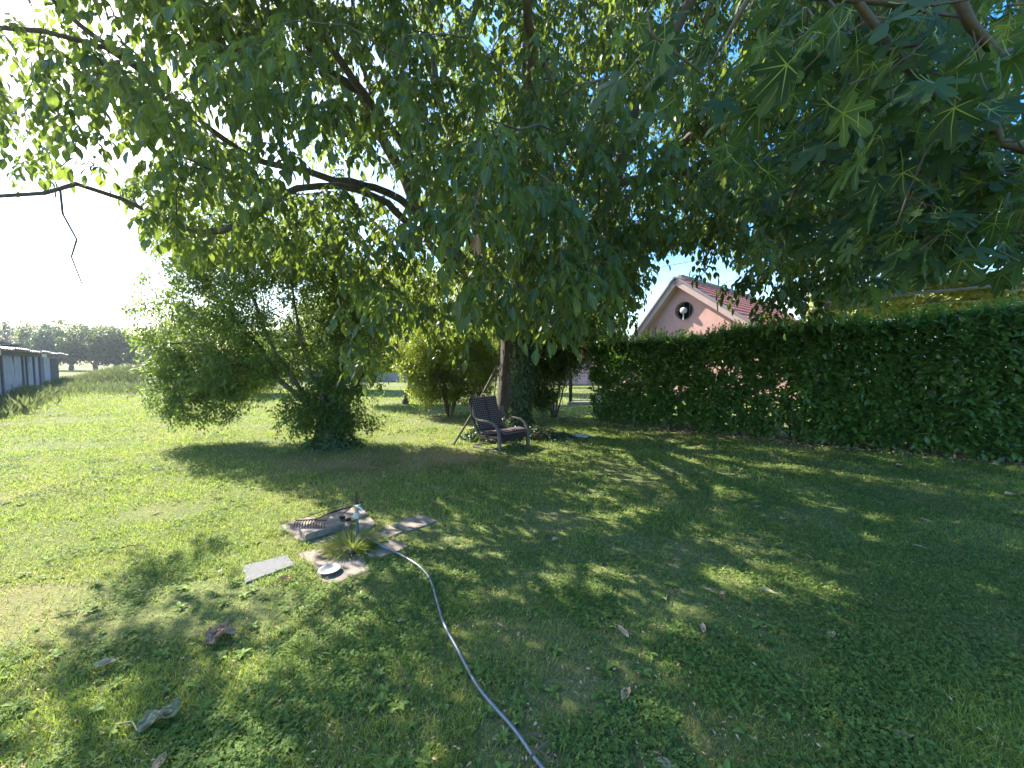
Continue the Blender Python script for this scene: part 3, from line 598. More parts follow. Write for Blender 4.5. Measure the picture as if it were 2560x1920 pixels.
for i in range(46):
    u_ = hl*(i+.5)/46+rng.normal()*.05; v_ = rng.normal()*.12
    pts = [hp(np.array([u_+rng.normal()*.06*k]), np.array([v_+rng.normal()*.08*k]), np.array([k*.55]))[0] for k in range(4)]
    st.tube(np.array(pts), [.022, .018, .013, .008], 5)
    for kk in range(4):
        a = pts[kk % 3+0]; b_ = a+np.array(hn)*rng.uniform(-.35, .35)+np.array(hd)*rng.normal()*.2+[0, 0, .25]
        st.tube(np.array([a, b_]), [.009, .005], 4)
off(st.build('stems', M['branch'], hedge), hedge)
# fallen leaves under the hedge: uncountable litter
li = MB(); n = 2600; u = rng.uniform(-.6, hl, n); v = D_H/2+.05+rng.normal(size=n)*.16; P = hp(u, v, rng.uniform(.01, .05, n))
li.leaves(T_LAU, P, rv(n)*[1, 1, .2], rv(n)*.4+[0, 0, 1], rng.uniform(.04, .09, n), 1.0, rng.random(n))
tag(li.build('leaf_litter', M['dead_leaf']), 'brown leaf litter strewn along the foot of the hedge', 'leaf litter', kind='stuff')

# ---------------------------------------------------------------- pink house
a_ = R(50); d_ = Vector((math.cos(a_), -math.sin(a_), 0)); rd = Vector((math.sin(a_), math.cos(a_), 0))      # gable line, ridge line
PK = at(1697, 694, 17.7)
house = empty('pink_house', (PK.x, PK.y, 0), 'pink house with red tiled roof and round gable opening behind the hedge', 'house')
sR, sL = .72, 1.22; LR, LL = 4.6, 2.9; LEN = 10.5; OV = .35
def hg(s, t_, z): return Vector((PK.x, PK.y, 0))+d_*s+rd*t_+Vector((0, 0, z))
zr = lambda s: PK.z-(sR*s if s > 0 else -sL*s)
# gable wall with a round hole
cw = at(1707, 776, 17.4); cs = (Vector((cw.x-PK.x, cw.y-PK.y, 0))).dot(d_); cz = cw.z; cr_ = .40
wb = MB(); N1 = 48; ring = []; outer = []
EO = [(-LL, .0), (LR, .0), (LR, zr(LR)-.12), (0, PK.z-.12), (-LL, zr(-LL)-.12)]
def ray_poly(c0, c1, th):
    best = None; dx, dz = math.cos(th), math.sin(th)
    for (x1, z1), (x2, z2) in zip(EO, EO[1:]+EO[:1]):
        ex, ez = x2-x1, z2-z1; det = dx*(-ez)+ex*dz
        if abs(det) < 1e-9: continue
        t_ = ((x1-c0)*(-ez)+ex*(z1-c1))/det; u_ = (dx*(z1-c1)-dz*(x1-c0))/det
        if t_ > 0 and -1e-6 <= u_ <= 1+1e-6 and (best is None or t_ < best): best = t_
    return (c0+best*dx, c1+best*dz)
angs = sorted(set([k*2*math.pi/N1 for k in range(N1)]+[math.atan2(z-cz, s-cs) % (2*math.pi) for s, z in EO]))
V = []; 
for th in angs: V.append(hg(cs+cr_*math.cos(th), 0, cz+cr_*math.sin(th)))
for th in angs:
    s, z = ray_poly(cs, cz, th); V.append(hg(s, 0, z))
for th in angs: V.append(hg(cs+cr_*math.cos(th), .25, cz+cr_*math.sin(th)))
n = len(angs)
wb.add([tuple(v) for v in V], [[k, n+k, n+(k+1) % n, (k+1) % n] for k in range(n)]+[[k, (k+1) % n, 2*n+(k+1) % n, 2*n+k] for k in range(n)], smooth=False)
for s, z in ((LR, zr(LR)-.12), (-LL, zr(-LL)-.12)):
    wb.add([tuple(hg(s, 0, 0)), tuple(hg(s, LEN, 0)), tuple(hg(s, LEN, z)), tuple(hg(s, 0, z))], [[0, 1, 2, 3]], smooth=False)
wb.add([tuple(hg(s, LEN, z)) for s, z in EO], [[0, 1, 2, 3, 4]], smooth=False)
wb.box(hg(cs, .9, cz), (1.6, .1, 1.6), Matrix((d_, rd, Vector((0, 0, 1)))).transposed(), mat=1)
off(wb.build('wall', [M['pink_wall'], M['black']], house), house)
# verge boards: broad beige band with a darker cap
vb = MB(); cp = MB(); up = Vector((0, 0, 1))
for s1, z1, s2, z2 in ((.0, PK.z, LR+.35, zr(LR+.35)), (.0, PK.z, -LL-.35, zr(-LL-.35))):
    A = hg(s1, -OV/2, z1-.20); B = hg(s2, -OV/2, z2-.20); vb.beam(A, B, OV, .28)
    A = hg(s1, -OV/2-.02, z1-.02); B = hg(s2, -OV/2-.02, z2-.02); cp.beam(A, B, OV+.1, .07)
off(vb.build('verge_board', M['beige_trim'], house), house); off(cp.build('verge_cap', M['grey_trim'], house), house)
# roof: rows of overlapping curved tiles
def roof(sgn, slope, Lr):
    mb_ = MB(); nu = 230; rows = int(Lr*1.0/.30); V = []; Fc = []; row_v = []
    for r_ in range(rows+1):
        for part in (0, 1):
            s_ = (r_+(part*.98))*.30; hgt = .0 if part == 0 else .06
            for i in range(nu):
                t_ = -.10+(LEN+.3)*i/(nu-1); wv = .035*abs(math.sin(i*math.pi/4))
                V.append(tuple(hg(sgn*s_, t_, PK.z-slope*s_+.03+hgt+wv-.02)))
    for r_ in range(2*(rows+1)-1):
        for i in range(nu-1): Fc.append([r_*nu+i, r_*nu+i+1, (r_+1)*nu+i+1, (r_+1)*nu+i])
    mb_.add(V, Fc, smooth=False); return mb_
off(roof(1, sR, LR+.4).build('roof', M['tile'], house), house); o = off(roof(-1, sL, LL+.4).build('roof', M['tile'], house), house)
rt_ = MB()
for i in range(30):
    t_ = .05+i*.31; rt_.tube([tuple(hg(0, t_, PK.z+.04)), tuple(hg(0, t_+.33, PK.z+.065))], [.10, .13], 8)
off(rt_.build('ridge_tiles', M['ridge_tile'], house), house)
fr_ = MB(); pts = [tuple(hg(cs+(cr_+.0)*math.cos(k*math.pi/20), -.02, cz+cr_*math.sin(k*math.pi/20))) for k in range(41)]
fr_.tube(pts, .018, 6, cap=False); fr_.beam(hg(cs-.13, .2, cz-cr_), hg(cs-.13, .2, cz+cr_), .03, .03, up=(1, 0, 0)); fr_.beam(hg(cs+.16, .2, cz-cr_), hg(cs+.16, .2, cz+cr_), .03, .03, up=(1, 0, 0))
off(fr_.build('round_window', M['grey_trim'], house), house)
lamp = MB(); seg = 16; C0 = hg(cs+.02, -.10, cz); V = []
for i in range(9):
    ph = math.pi*i/8
    for k in range(seg): V.append([C0.x+.15*math.sin(ph)*math.cos(k*2*math.pi/seg), C0.y+.15*math.sin(ph)*math.sin(k*2*math.pi/seg), C0.z+.15*math.cos(ph)])
lamp.add(V, [[i*seg+k, (i+1)*seg+k, (i+1)*seg+(k+1) % seg, i*seg+(k+1) % seg] for i in range(8) for k in range(seg)])
lamp.tube([tuple(C0-Vector((0, 0, .14))), tuple(C0-Vector((0, 0, .42)))], .025, 8)
off(lamp.build('globe_lamp', M['white'], house), house)

# ---------------------------------------------------------------- pergola with vine
pA, pB = at(2040, 757, 9.6), at(2640, 700, 6.9); qA, qB = at(2030, 780, 11.2), at(2640, 734, 8.1)
perg = empty('pergola', (pA.x, pA.y, 0), 'pipe pergola behind the hedge carrying the grapevine', 'pergola')
for A, B, r in ((pA, pB, .03), (qA, qB, .03)):
    mb = MB(); mb.tube([tuple(A), tuple(B)], r, 10); off(mb.build('rail', M['galv'], perg), perg)
for k in range(5):
    t_ = k/4; A = pA.lerp(pB, t_)+Vector((0, 0, .04)); B = qA.lerp(qB, t_)+Vector((0, 0, .04)); mb = MB(); mb.tube([tuple(A), tuple(B)], .018, 8); off(mb.build('crossbar', M['galv'], perg), perg)
for px, Y in ((2063, 9.9),):
    T0 = at(px, 757, Y); mb = MB(); mb.beam((T0.x, T0.y, 0), (T0.x, T0.y, T0.z), .14, .12, up=(0, 1, 0)); off(mb.build('post', M['grey_trim'], perg), perg)
for P_ in (pB, qB, qA):
    mb = MB(); mb.tube([(P_.x, P_.y, 0), (P_.x, P_.y, P_.z)], .04, 10); off(mb.build('post', M['galv'], perg), perg)
vine = empty('grapevine', (qA.x, qA.y, 0), 'pale yellowing grapevine spread over the pipe pergola', 'vine')
def pq(u, v): return np.outer((1-u)*(1-v), pA)+np.outer(u*(1-v), pB)+np.outer((1-u)*v, qA)+np.outer(u*v, qB)
n = 24000; u = rng.uniform(-.02, 1.0, n); v = rng.uniform(0, 2.9, n); P = pq(u, v); P[:, 2] += .05+np.abs(rng.normal(size=n))*.13+.22*noise2(P[:, 0], P[:, 1], .7)-.1; k = noise2(P[:, 0]+5, P[:, 1], .6) > .27; P = P[k]; n = len(P)
mb = MB(); mb.leaves(leaf_template(.95, .1, .2, True), P, rv(n), rv(n)*.5+[0, 0, 1], rng.uniform(.07, .13, n), 1.0, rng.random(n)); off(mb.build('leaves', M['vine'], vine), vine)
mb = MB()
for i in range(14):
    u0 = rng.random(4)*.15+i/14; P = pq(np.clip(u0, 0, 1), np.array([1.2, .8, .4, 0.02])); P[:, 2] += .06; mb.tube(densify(P, .3), .012, 5)
mb.tube(densify([(qA.x, qA.y+.15, 0), (qA.x+.05, qA.y+.15, 1.5), (qA.x, qA.y+.1, qA.z+.05)]), .03, 6)
off(mb.build('canes', M['branch'], vine), vine)
# cables to the house
for (p1, p2, lb) in (((1560, 655, 19), (1760, 615, 16.4), 'upper overhead cable crossing the sky left of the house'), ((1560, 684, 19), (1760, 648, 16.4), 'lower overhead cable crossing the sky left of the house')):
    A = at(*p1); B = at(*p2); dv = (B-A); mb = MB(); mb.tube([tuple(A-dv*11), tuple(A), tuple(B), tuple(B+dv*2.5)], .013, 5); tag(mb.build('overhead_cable', M['cable']), lb, 'cable', 'overhead cables by the house')

# ---------------------------------------------------------------- metal gate in its frame, pale wall beyond
G0 = gp(1425, 1013); gx, gy = G0.x, G0.y; gate = empty('wire_gate', G0, 'dark steel garden gate with wire mesh at the hedge end', 'gate')
mb = MB(); mb.box((gx, gy, .62), (.085, .06, 1.24)); off(mb.build('post', M['iron'], gate), gate)
mb = MB(); mb.box((gx-.28, gy+.02, .55), (.018, .018, 1.05)); off(mb.build('post', M['iron'], gate), gate)
mb = MB(); X0, X1 = gx+.06, gx+1.0
for z in (.16, .62, 1.16): mb.beam((X0, gy, z), (X1, gy, z), .025, .03)
for x in (X0, X1): mb.beam((x, gy, .14), (x, gy, 1.18), .025, .03, up=(0, 1, 0))
off(mb.build('frame', M['iron'], gate), gate)
mb = MB()
for k in range(22):
    s_ = X0+k*.045; 
    for sg in (-1, 1):
        z = np.linspace(.17, 1.15, 22); x = s_+sg*.02*np.cos(np.arange(22)*math.pi); mb.tube(np.stack([np.clip(x, X0, X1), np.full(22, gy), z], 1), .0018, 3, cap=False)
off(mb.build('mesh', M['galv'], gate), gate)
mb = MB(); mb.box((gx+.5, gy+.02, .06), (1.2, .16, .12)); off(mb.build('threshold', M['concrete'], gate), gate)
mb = MB(); W0 = at(1330, 905, 27); mb.box((W0.x+3.6, W0.y, 1.3), (8, .3, 2.6), mat=0); mb.box((W0.x+3.6, W0.y-.03, 2.65), (8.2, .45, .1), mat=1)
for k in range(5): mb.box((W0.x+.4+k*1.8, W0.y-.16, 1.3), (.3, .05, 2.6), mat=1)
tag(mb.build('garden_wall', [M['white'], M['concrete']], bevel=.01), 'pale rendered wall seen through the wire gate', 'wall')
mb = MB(); W0 = at(940, 950, 30); mb.box((W0.x, W0.y, .45), (13, .25, .9)); mb.box((W0.x, W0.y, .93), (13.2, .35, .07), mat=1)
tag(mb.build('low_wall', [M['concrete'], M['white']], bevel=.01), 'low pale wall glimpsed beyond the small forked tree', 'wall')
q0 = gp(1398, 985); x, y = q0.x, q0.y
shrub('young_tree', (x, y, 0), [([(x, y, 0), (x-.03, y, 1.2), (x, y, 2.2), (x, y, 3.0)], .06, .02)], [((x, y, 3.2), (2.6, 1.5, 1.5), 4), ((x-2.0, y+1, 3.0), (2.2, 1.2, 1.6), 3)], 1100, 20, T_LO, (.08, .12), 'far_leaf', 'young tree on the sunlit grass beyond the gate', 'tree', wd=.9, spread=.24)

# ---------------------------------------------------------------- shed on the left
S0 = gp(-60, 1030); S1 = gp(150, 962)
S0 = Vector((S0.x, S0.y, 0)); S1 = Vector((S1.x, S1.y, 0)); sdv = (S1-S0).normalized(); snn = Vector((sdv.y, -sdv.x, 0))
if snn.x < 0: snn = -snn
shed = empty('concrete_shed', (S0+S1)/2, 'long grey concrete shed with patched sheet roof at the field edge', 'shed')
SL = (S1-S0).length; back = -snn*4.2
def sp(u, o=0, z=0): return S0+sdv*u+snn*o+Vector((0, 0, z))
def sbox(mb, u0, u1, o0, o1, z0, z1, mat=0):
    c = sp((u0+u1)/2, (o0+o1)/2, (z0+z1)/2); mb.box(c, (u1-u0, o1-o0, z1-z0), Matrix((sdv, snn, Vector((0, 0, 1)))).transposed(), mat)
mb = MB(); Hs = 1.82
nrow = 6; slots = (5.9, 9.3)
for r_ in range(nrow):
    z0 = r_*Hs/nrow+.006; z1 = (r_+1)*Hs/nrow-.006
    cuts = [-4]
    if z1 > 1.0 and z0 < 1.75 and 0 < r_:
        if r_ in (4, 5, 3):
            for s_ in slots: cuts += [s_-.13, s_+.13]
    cuts += [SL*.80]
    for a, b_ in zip(cuts[0::2], cuts[1::2]): sbox(mb, a, b_, -.12, 0, z0, z1)
sbox(mb, -4, SL*.80, -.115, -.012, 0, Hs-.3, 0); sbox(mb, -4, -3.88, -4.2, -.12, 0, Hs+.3, 0); sbox(mb, -4, SL*.8, -4.32, -4.2, 0, Hs+.5)
off(mb.build('wall', M['concrete'], shed), shed)
for u_ in (-2.2, 1.6, 3.6, 7.6, 8.5, 10.4): 
    if u_ < SL*.8: mb = MB(); sbox(mb, u_-.09, u_+.09, .0, .06, 0, Hs); off(mb.build('pilaster', M['concrete_dark'], shed), shed)
mb = MB(); sbox(mb, 12.0, 13.1, .003, .08, 0, Hs-.02); off(mb.build('buttress', M['concrete_dark'], shed), shed)
for s_ in slots:
    mb = MB(); sbox(mb, s_-.14, s_+.14, -.2, -.12, .85, 1.75); off(mb.build('window', M['black'], shed), shed)
mb = MB()
for k, (u0, u1, m_) in enumerate(((-4, 3.2, 0), (3.2, 9.6, 1), (9.6, 12.4, 1), (12.4, 14.2, 0))): sbox(mb, u0, min(u1, SL*.82)-.02, .06, .10, Hs-.02+.005*k, Hs+.17+.005*k, m_)
off(mb.build('fascia', [M['white'], M['grey_board']], shed), shed)
rf = MB(); nu = 260; V = []
for j in range(2):
    for i in range(nu):
        u_ = -4.3+(SL+5.0)*i/(nu-1); V.append(tuple(sp(u_, .42-j*5.0, Hs+.20+j*.55+.03*math.sin(i*1.3)+.05*math.floor(u_/3.1) % .09)))
rf.add(V, [[i, i+1, nu+i+1, nu+i] for i in range(nu-1)], smooth=False)
off(rf.build('roof', M['sheet'], shed), shed)
for u_, ln in ((1.0, 2.0), (4.5, 2.6), (8.2, 2.4)):
    mb = MB(); c = sp(u_, -.6, Hs+.44); mb.box(c, (ln, 1.2, .03), Matrix((sdv, snn, Vector((0, 0, 1)))).transposed() @ Matrix.Rotation(.1, 3, 'X')); off(mb.build('roof_patch', M['concrete_dark'] if ln > 2.1 else M['rust'], shed), shed)
mb = MB()
k = 0; u_ = SL*.80+.02
while u_ < SL:
    w_ = .14+.06*rng.random(); sbox(mb, u_, min(u_+w_, SL), -.05, -.02+.01*(k % 2), 0, Hs-.12+rng.random()*.05); u_ += w_+.015; k += 1
sbox(mb, SL-.06, SL, -4.2, -.06, 0, Hs-.05); sbox(mb, SL*.8, SL, -.016, .03, 1.35, 1.42)
o = off(mb.build('plank_wall', M['grey_board'], shed), shed); o['label'] = 'dark weathered plank end of the shed'
# wooden stake in the field
mb = MB(); k0 = gp(239, 955); mb.tube([(k0.x, k0.y, -.05), (k0.x-.05, k0.y, .35), (k0.x-.12, k0.y, .75)], [.06, .055, .05], 7); tag(mb.build('wooden_stake', M['dark_wood']), 'short dark wooden stake leaning in the sunny field', 'stake')

# ---------------------------------------------------------------- far trees
def far_tree(px, by_, Y, w_, h, mat, label, ntip=330, lo=.18, name='orchard_tree'):
    b_ = at(px, by_, Y); x, y = b_.x, b_.y
    root = shrub(name, (x, y, 0), [([(x, y, 0), (x+.2, y, h*.2), (x, y, h*.45), (x+.2, y, h*.8)], h*.035, h*.012), ([(x+.1, y, h*.1), (x+w_*.2, y, h*.35), (x+w_*.3, y, h*.6)], h*.022, h*.01), ([(x, y, h*.12), (x-w_*.2, y, h*.35), (x-w_*.3, y, h*.55)], h*.022, h*.01)],
     [((x, y, h*.6), (w_*.5, w_*.42, h*.40), 5), ((x-w_*.28, y, h*.45), (w_*.28, w_*.28, h*.27), 2), ((x+w_*.28, y, h*.45), (w_*.28, w_*.28, h*.27), 2)], ntip, 42, T_LO, (.24, .42), mat, label, 'tree', rt=.015, spread=.75, group='trees across the field', wd=1.0, stem_name='trunk', jit=.12)
for a in ((55, 922, 95, 13, 12.5, 'far_dark', 'dark rounded tree farthest left above the shed roof'), (120, 924, 72, 9, 8.3, 'far_leaf', 'broad tree with yellowish top behind the shed roof'), (178, 926, 68, 9, 8.8, 'far_dark', 'dense dark green tree behind the shed end'),
          (236, 928, 66, 8.5, 8.0, 'far_leaf', 'tree with twin trunks directly above the wooden stake'), (292, 928, 66, 8.0, 7.6, 'far_leaf', 'tree with slanting trunks right of the wooden stake'), (345, 926, 72, 8.5, 6.8, 'far_dark', 'tree above the dry grass, rightmost before the near bushes'), (430, 925, 64, 8, 7.5, 'far_dark', 'tree mostly hidden by the tall dark bush'),
          (720, 930, 50, 9, 6.5, 'far_leaf', 'tree glimpsed through the small-leaved tree'), (860, 932, 46, 8, 5.5, 'far_leaf', 'low tree glimpsed left of the small forked trunk'), (1180, 930, 48, 9, 6, 'far_leaf', 'tree hidden behind the sunlit bush'), (1500, 925, 60, 9, 6, 'far_leaf', 'tree beyond the gate and pale wall')):
    far_tree(*a)

# ---------------------------------------------------------------- weeds (uncountable) along the shed and in the field
wd_ = MB(); T_BL = leaf_template(.10, .2, .35, False); n = 9000
u = rng.uniform(-3, SL+2, n); o_ = .1+np.abs(rng.normal(size=n))*.45; P = np.array([tuple(sp(a, b_, 0)) for a, b_ in zip(u, o_)])
wd_.leaves(T_BL, P, rv(n)*[.5, .5, .2]+[0, 0, 1], rv(n), rng.uniform(.12, .5, n)*(.5+noise2(P[:, 0], P[:, 1], 1.0)), 1.6, rng.random(n))
tag(wd_.build('weeds', M['weed']), 'rank green weeds along the foot of the shed wall', 'weeds', kind='stuff')
wd_ = MB(); n = 16000; c0 = at(330, 930, 30); th = rng.normal(size=(n, 2)); P = np.stack([c0.x+th[:, 0]*2.0+.2, c0.y+th[:, 1]*1.6, np.zeros(n)], 1)
wd_.leaves(T_BL, P, rv(n)*[.6, .6, .2]+[0, 0, 1], rv(n), rng.uniform(.5, 1.5, n)*np.exp(-.25*(th**2).sum(1)), .9, rng.random(n))
tag(wd_.build('tall_weeds', M['weed']), 'grey-green clump of tall weeds in the field past the stake', 'weeds', kind='stuff')
wd_ = MB(); n = 5000; c0 = at(345, 925, 33); th = rng.normal(size=(n, 2)); P = np.stack([c0.x+th[:, 0]*2.4, c0.y+th[:, 1]*1.5, np.zeros(n)], 1)
wd_.leaves(T_BL, P, rv(n)*[.4, .4, .2]+[0, 0, 1], rv(n), rng.uniform(.6, 1.5, n)*np.exp(-.2*(th**2).sum(1)), .6, rng.random(n))
tag(wd_.build('dry_grass', M['straw']), 'tall straw-coloured dry grass behind the weed clump', 'dry grass', kind='stuff')
wd_ = MB(); n = 9000; x = rng.uniform(-30, -13, n); y = 21.5+rng.normal(size=n)*1.6+(x+20)*-.18; P = np.stack([x, y, 0*x], 1)
wd_.leaves(T_BL, P, rv(n)*[.6, .6, .2]+[0, 0, 1], rv(n), rng.uniform(.1, .42, n), 1.5, rng.random(n))
tag(wd_.build('rough_grass', M['weed']), 'band of rough unmown grass where the lawn meets the field', 'grass', kind='stuff')

# ---------------------------------------------------------------- paving slabs round the tap
slab_polys = []
def slab(pts, z, th, mat, label, rough=.006, tilt=None):
    C = [gp(px, py, z) for px, py in pts]
    # finely cut, slightly chipped outline
    mb = MB(); O = []
    for a, b_ in zip(C, C[1:]+C[:1]):
        k = max(2, int((b_-a).length/.05))
        for i in range(k):
            p = a.lerp(b_, i/k); O.append((p.x+rng.normal()*rough, p.y+rng.normal()*rough, z+rng.normal()*.0006))
    n = len(O); c = np.mean(O, 0); T_ = np.array(O)
    inner = c+(T_-c)*.96; inner[:, 2] = z+.004; T_[:, 2] -= .003
    V = np.concatenate([T_, inner, T_-[0, 0, th]])
    mb.add(V, [[k, (k+1) % n, n+(k+1) % n, n+k] for k in range(n)]+[[2*n+k, 2*n+(k+1) % n, (k+1) % n, k] for k in range(n)], smooth=False)
    mb.add(np.concatenate([inner, [c+[0, 0, .004-c[2]+z]]]), [[k, (k+1) % n, n] for k in range(n)], smooth=False)
    slab_polys.append([(p.x, p.y) for p in C])
    return tag(mb.build('paving_slab', mat), label, 'paving slab', 'paving slabs round the garden tap')
slab([(603, 1416), (723, 1386), (738, 1411), (618, 1457)], .012, .06, M['stone_grey'], 'speckled grey slab lying apart at the left end')
slab([(742, 1384), (850, 1358), (908, 1388), (925, 1425), (835, 1462), (798, 1450), (790, 1420)], .006, .05, M['stone'], 'worn brownish slab under the white dish')
slab([(700, 1312), (770, 1292), (880, 1300), (870, 1340), (800, 1362), (745, 1350)], .008, .05, M['stone'], 'pinkish slab lying under the raised rake slab')
slab([(826, 1282), (850, 1270), (900, 1266), (920, 1284), (880, 1300), (836, 1304)], .02, .05, M['stone'], 'slab directly behind the tap pipes')
slab([(896, 1300), (925, 1292), (940, 1308), (915, 1328), (890, 1334)], .014, .05, M['stone'], 'small slab just right of the tap pipes')
slab([(976, 1311), (1048, 1285), (1094, 1302), (1022, 1328)], .010, .05, M['stone'], 'rectangular slab at the far right end of the group')
slab([(912, 1340), (975, 1312), (1005, 1330), (960, 1350), (925, 1356)], .010, .05, M['stone'], 'slab between the tap grass and the rightmost slab')
slab([(908, 1382), (985, 1346), (1022, 1366), (950, 1396)], .012, .05, M['stone'], 'slab with the hose lying across it')
slab([(748, 1322), (822, 1286), (862, 1309), (763, 1338)], .075, .05, M['stone'], 'raised tilted slab with the rake head on it', .003)

# rake
rk0 = gp(741, 1301, .13); rk1 = gp(816, 1301, .13)
rake = empty('garden_rake', (rk0.x, rk0.y, .08), 'rusty garden rake with tines down on the raised slab', 'rake')
mb = MB(); mb.tube([tuple(rk0), tuple((rk0+rk1)/2+Vector((0, .004, .004))), tuple(rk1)], .0055, 8)
for k in range(12):
    p = rk0.lerp(rk1, (k+.0)/11); q_ = p+Vector((.002, -.045, -.048)); mb.tube(densify([tuple(p), tuple(p+Vector((0, -.03, -.008))), tuple(q_)], .01), [.0042]*len(densify([tuple(p), tuple(p+Vector((0, -.03, -.008))), tuple(q_)], .01)), 5)
off(mb.build('head', M['rust'], rake), rake)
mb = MB(); mid = (rk0+rk1)/2; hnd = gp(905, 1262, .03)
mb.tube(densify([tuple(mid), tuple(mid+Vector((.04, .05, .0))), tuple(gp(822, 1284, .09))], .02), .006, 6); off(mb.build('ferrule', M['rust'], rake), rake)
mb = MB(); mb.tube([tuple(gp(818, 1285, .092)), tuple(gp(884, 1264, .02))], [.008, .008], 8); off(mb.build('handle', M['dark_wood'], rake), rake)
# thin dead cane beside it
mb = MB(); mb.tube(densify([tuple(gp(755, 1296, .03)), tuple(gp(810, 1277, .05)), tuple(gp(850, 1266, .03)), tuple(gp(885, 1266, .02))], .04), .004, 5); tag(mb.build('dead_cane', M['branch']), 'thin dark dead cane lying behind the rake head', 'cane')
# tap
B0 = gp(893.5, 1357); tap = empty('garden_tap', B0, 'garden tap on a plastic pipe strapped to a rusty stake', 'tap')
Yt = B0.y; s_ = Yt/F
mb = MB(); mb.tube([(B0.x-.015, Yt+.05, 0), (B0.x-.022, Yt+.05, .43)], .0115, 10); off(mb.build('stake', M['rust'], tap), tap)
mb = MB(); mb.tube([(B0.x+.003, Yt, 0), (B0.x+.003, Yt, .12), (B0.x-.002, Yt, .27)], .0135, 12); off(mb.build('pipe', M['pvc'], tap), tap)
mb = MB(); mb.tube([(B0.x-.002, Yt, .215), (B0.x-.002, Yt, .225), (B0.x-.002, Yt, .262), (B0.x-.002, Yt, .268)], [.019, .024, .024, .019], 14); off(mb.build('collar', M['white'], tap), tap)
mb = MB(); mb.tube([(B0.x-.002, Yt, .265), (B0.x-.002, Yt, .305), (B0.x+.006, Yt-.005, .325)], [.013, .015, .014], 10); mb.tube([(B0.x-.01, Yt+.01, .318), (B0.x+.02, Yt-.01, .322), (B0.x+.05, Yt-.02, .312), (B0.x+.056, Yt-.022, .29)], [.012, .017, .013, .012], 10); mb.tube([(B0.x+.03, Yt-.012, .32), (B0.x+.03, Yt-.012, .35)], [.01, .006], 8)
mb.tube([(B0.x-.035, Yt+.01, .325), (B0.x-.01, Yt+.01, .318)], [.004, .008], 6)
off(mb.build('valve', M['chrome'], tap), tap)
mb = MB(); mb.box((B0.x+.03, Yt-.012, .353), (.05, .014, .008), Matrix.Rotation(.4, 3, 'Z')); off(mb.build('handle', M['black'], tap), tap)
mb = MB(); mb.tube([(B0.x-.04, Yt+.04, .355), (B0.x-.02, Yt+.035, .352), (B0.x+.0, Yt+.04, .354), (B0.x+.03, Yt+.04, .348)], .003, 5); off(mb.build('wire_tie', M['iron'], tap), tap)
# dish
dc = gp(824, 1424, .03); mb = MB(); n = 28; V = []
for r_, z_ in ((.0, .004), (.045, .004), (.058, .014), (.075, .02), (.078, .018), (.06, .010), (.045, .0)):
    for k in range(n): V.append([dc.x+r_*math.cos(k*2*math.pi/n), dc.y+r_*math.sin(k*2*math.pi/n)*1.0, .02+z_])
mb.add(V, [[i*n+k, i*n+(k+1) % n, (i+1)*n+(k+1) % n, (i+1)*n+k] for i in range(6) for k in range(n)])
M['dish'] = simple('dish', (.30, .30, .29), .45, .2, 20, .1)
tag(mb.build('dish', M['dish']), 'shallow white dish lying on the worn brownish slab', 'dish')
# small stones/walnut husks beside tap
hk = [(856, 1296, 'dark walnut husk on the slab left of the tap pipes'), (871, 1302, 'dark walnut husk touching the slab edge by the tap'), (880, 1387, 'dark walnut husk at the foot of the tap grass')]
for px, py, lb in hk:
    c = gp(px, py, .03); mb = MB(); n = 12; V = []
    for i in range(7):
        ph = math.pi*i/6
        for k in range(n):
            r_ = .024*(1+.15*math.sin(3*k+i)); V.append([c.x+r_*math.sin(ph)*math.cos(k*2*math.pi/n)*1.2, c.y+r_*math.sin(ph)*math.sin(k*2*math.pi/n), .04+.018*math.cos(ph)])
    mb.add(V, [[i*n+k, (i+1)*n+k, (i+1)*n+(k+1) % n, i*n+(k+1) % n] for i in range(6) for k in range(n)]); tag(mb.build('walnut_husk', M['dark_wood']), lb, 'walnut husk', 'walnut husks on the slabs')

# hose
hp_ = [(905, 1345), (918, 1345), (961, 1367), (1005, 1389), (1048, 1416), (1075, 1448), (1092, 1500), (1110, 1560), (1146, 1627), (1188, 1704), (1226, 1754), (1273, 1806), (1303, 1844), (1334, 1890), (1362, 1925), (1420, 2020), (1440, 2200)]
H = densify([tuple(gp(px, py, .024 if i > 2 else .04)) for i, (px, py) in enumerate(hp_)], .03); H[:, 2] += .006*(noise2(H[:, 0], H[:, 1], .3)-.5)
mb = MB(); mb.tube(H, .0085, 10); tag(mb.build('garden_hose', M['hose']), 'dark grey garden hose snaking from the tap across the lawn', 'hose')

# sticks and canes on the ground
def stick(pts, r, label, name='stick', mat='twig', z=.03):
    mb = MB(); P = densify([tuple(gp(*q, z)) for q in pts], .03); P += rng.normal(size=P.shape)*r*.3; mb.tube(P, np.linspace(r, r*.55, len(P)), 6); return tag(mb.build(name, M[mat]), label, 'stick')
stick([(1325, 1895), (1350, 1870), (1375, 1847)], .006, 'pale stick lying across the hose at the bottom edge', z=.06)
stick([(1320, 1838), (1340, 1836), (1361, 1836)], .004, 'short pale stick right of the hose', z=.035)
stick([(1356, 1880), (1372, 1905)], .004, 'short dark stick beside the hose end', mat='branch')
stick([(305, 1369), (340, 1362), (372, 1366)], .005, 'pale forked stick alone on the sunny left lawn')
stick([(1385, 1310), (1372, 1345), (1340, 1362), (1305, 1375)], .004, 'thin dark twig curving beside the leaf pair', mat='branch')
stick([(1694, 1382), (1695, 1400), (1692, 1412)], .004, 'thin grey twig above the white leaf scrap')
stick([(1680, 1470), (1668, 1485), (1666, 1502)], .004, 'crooked grey twig left of the three small leaves')
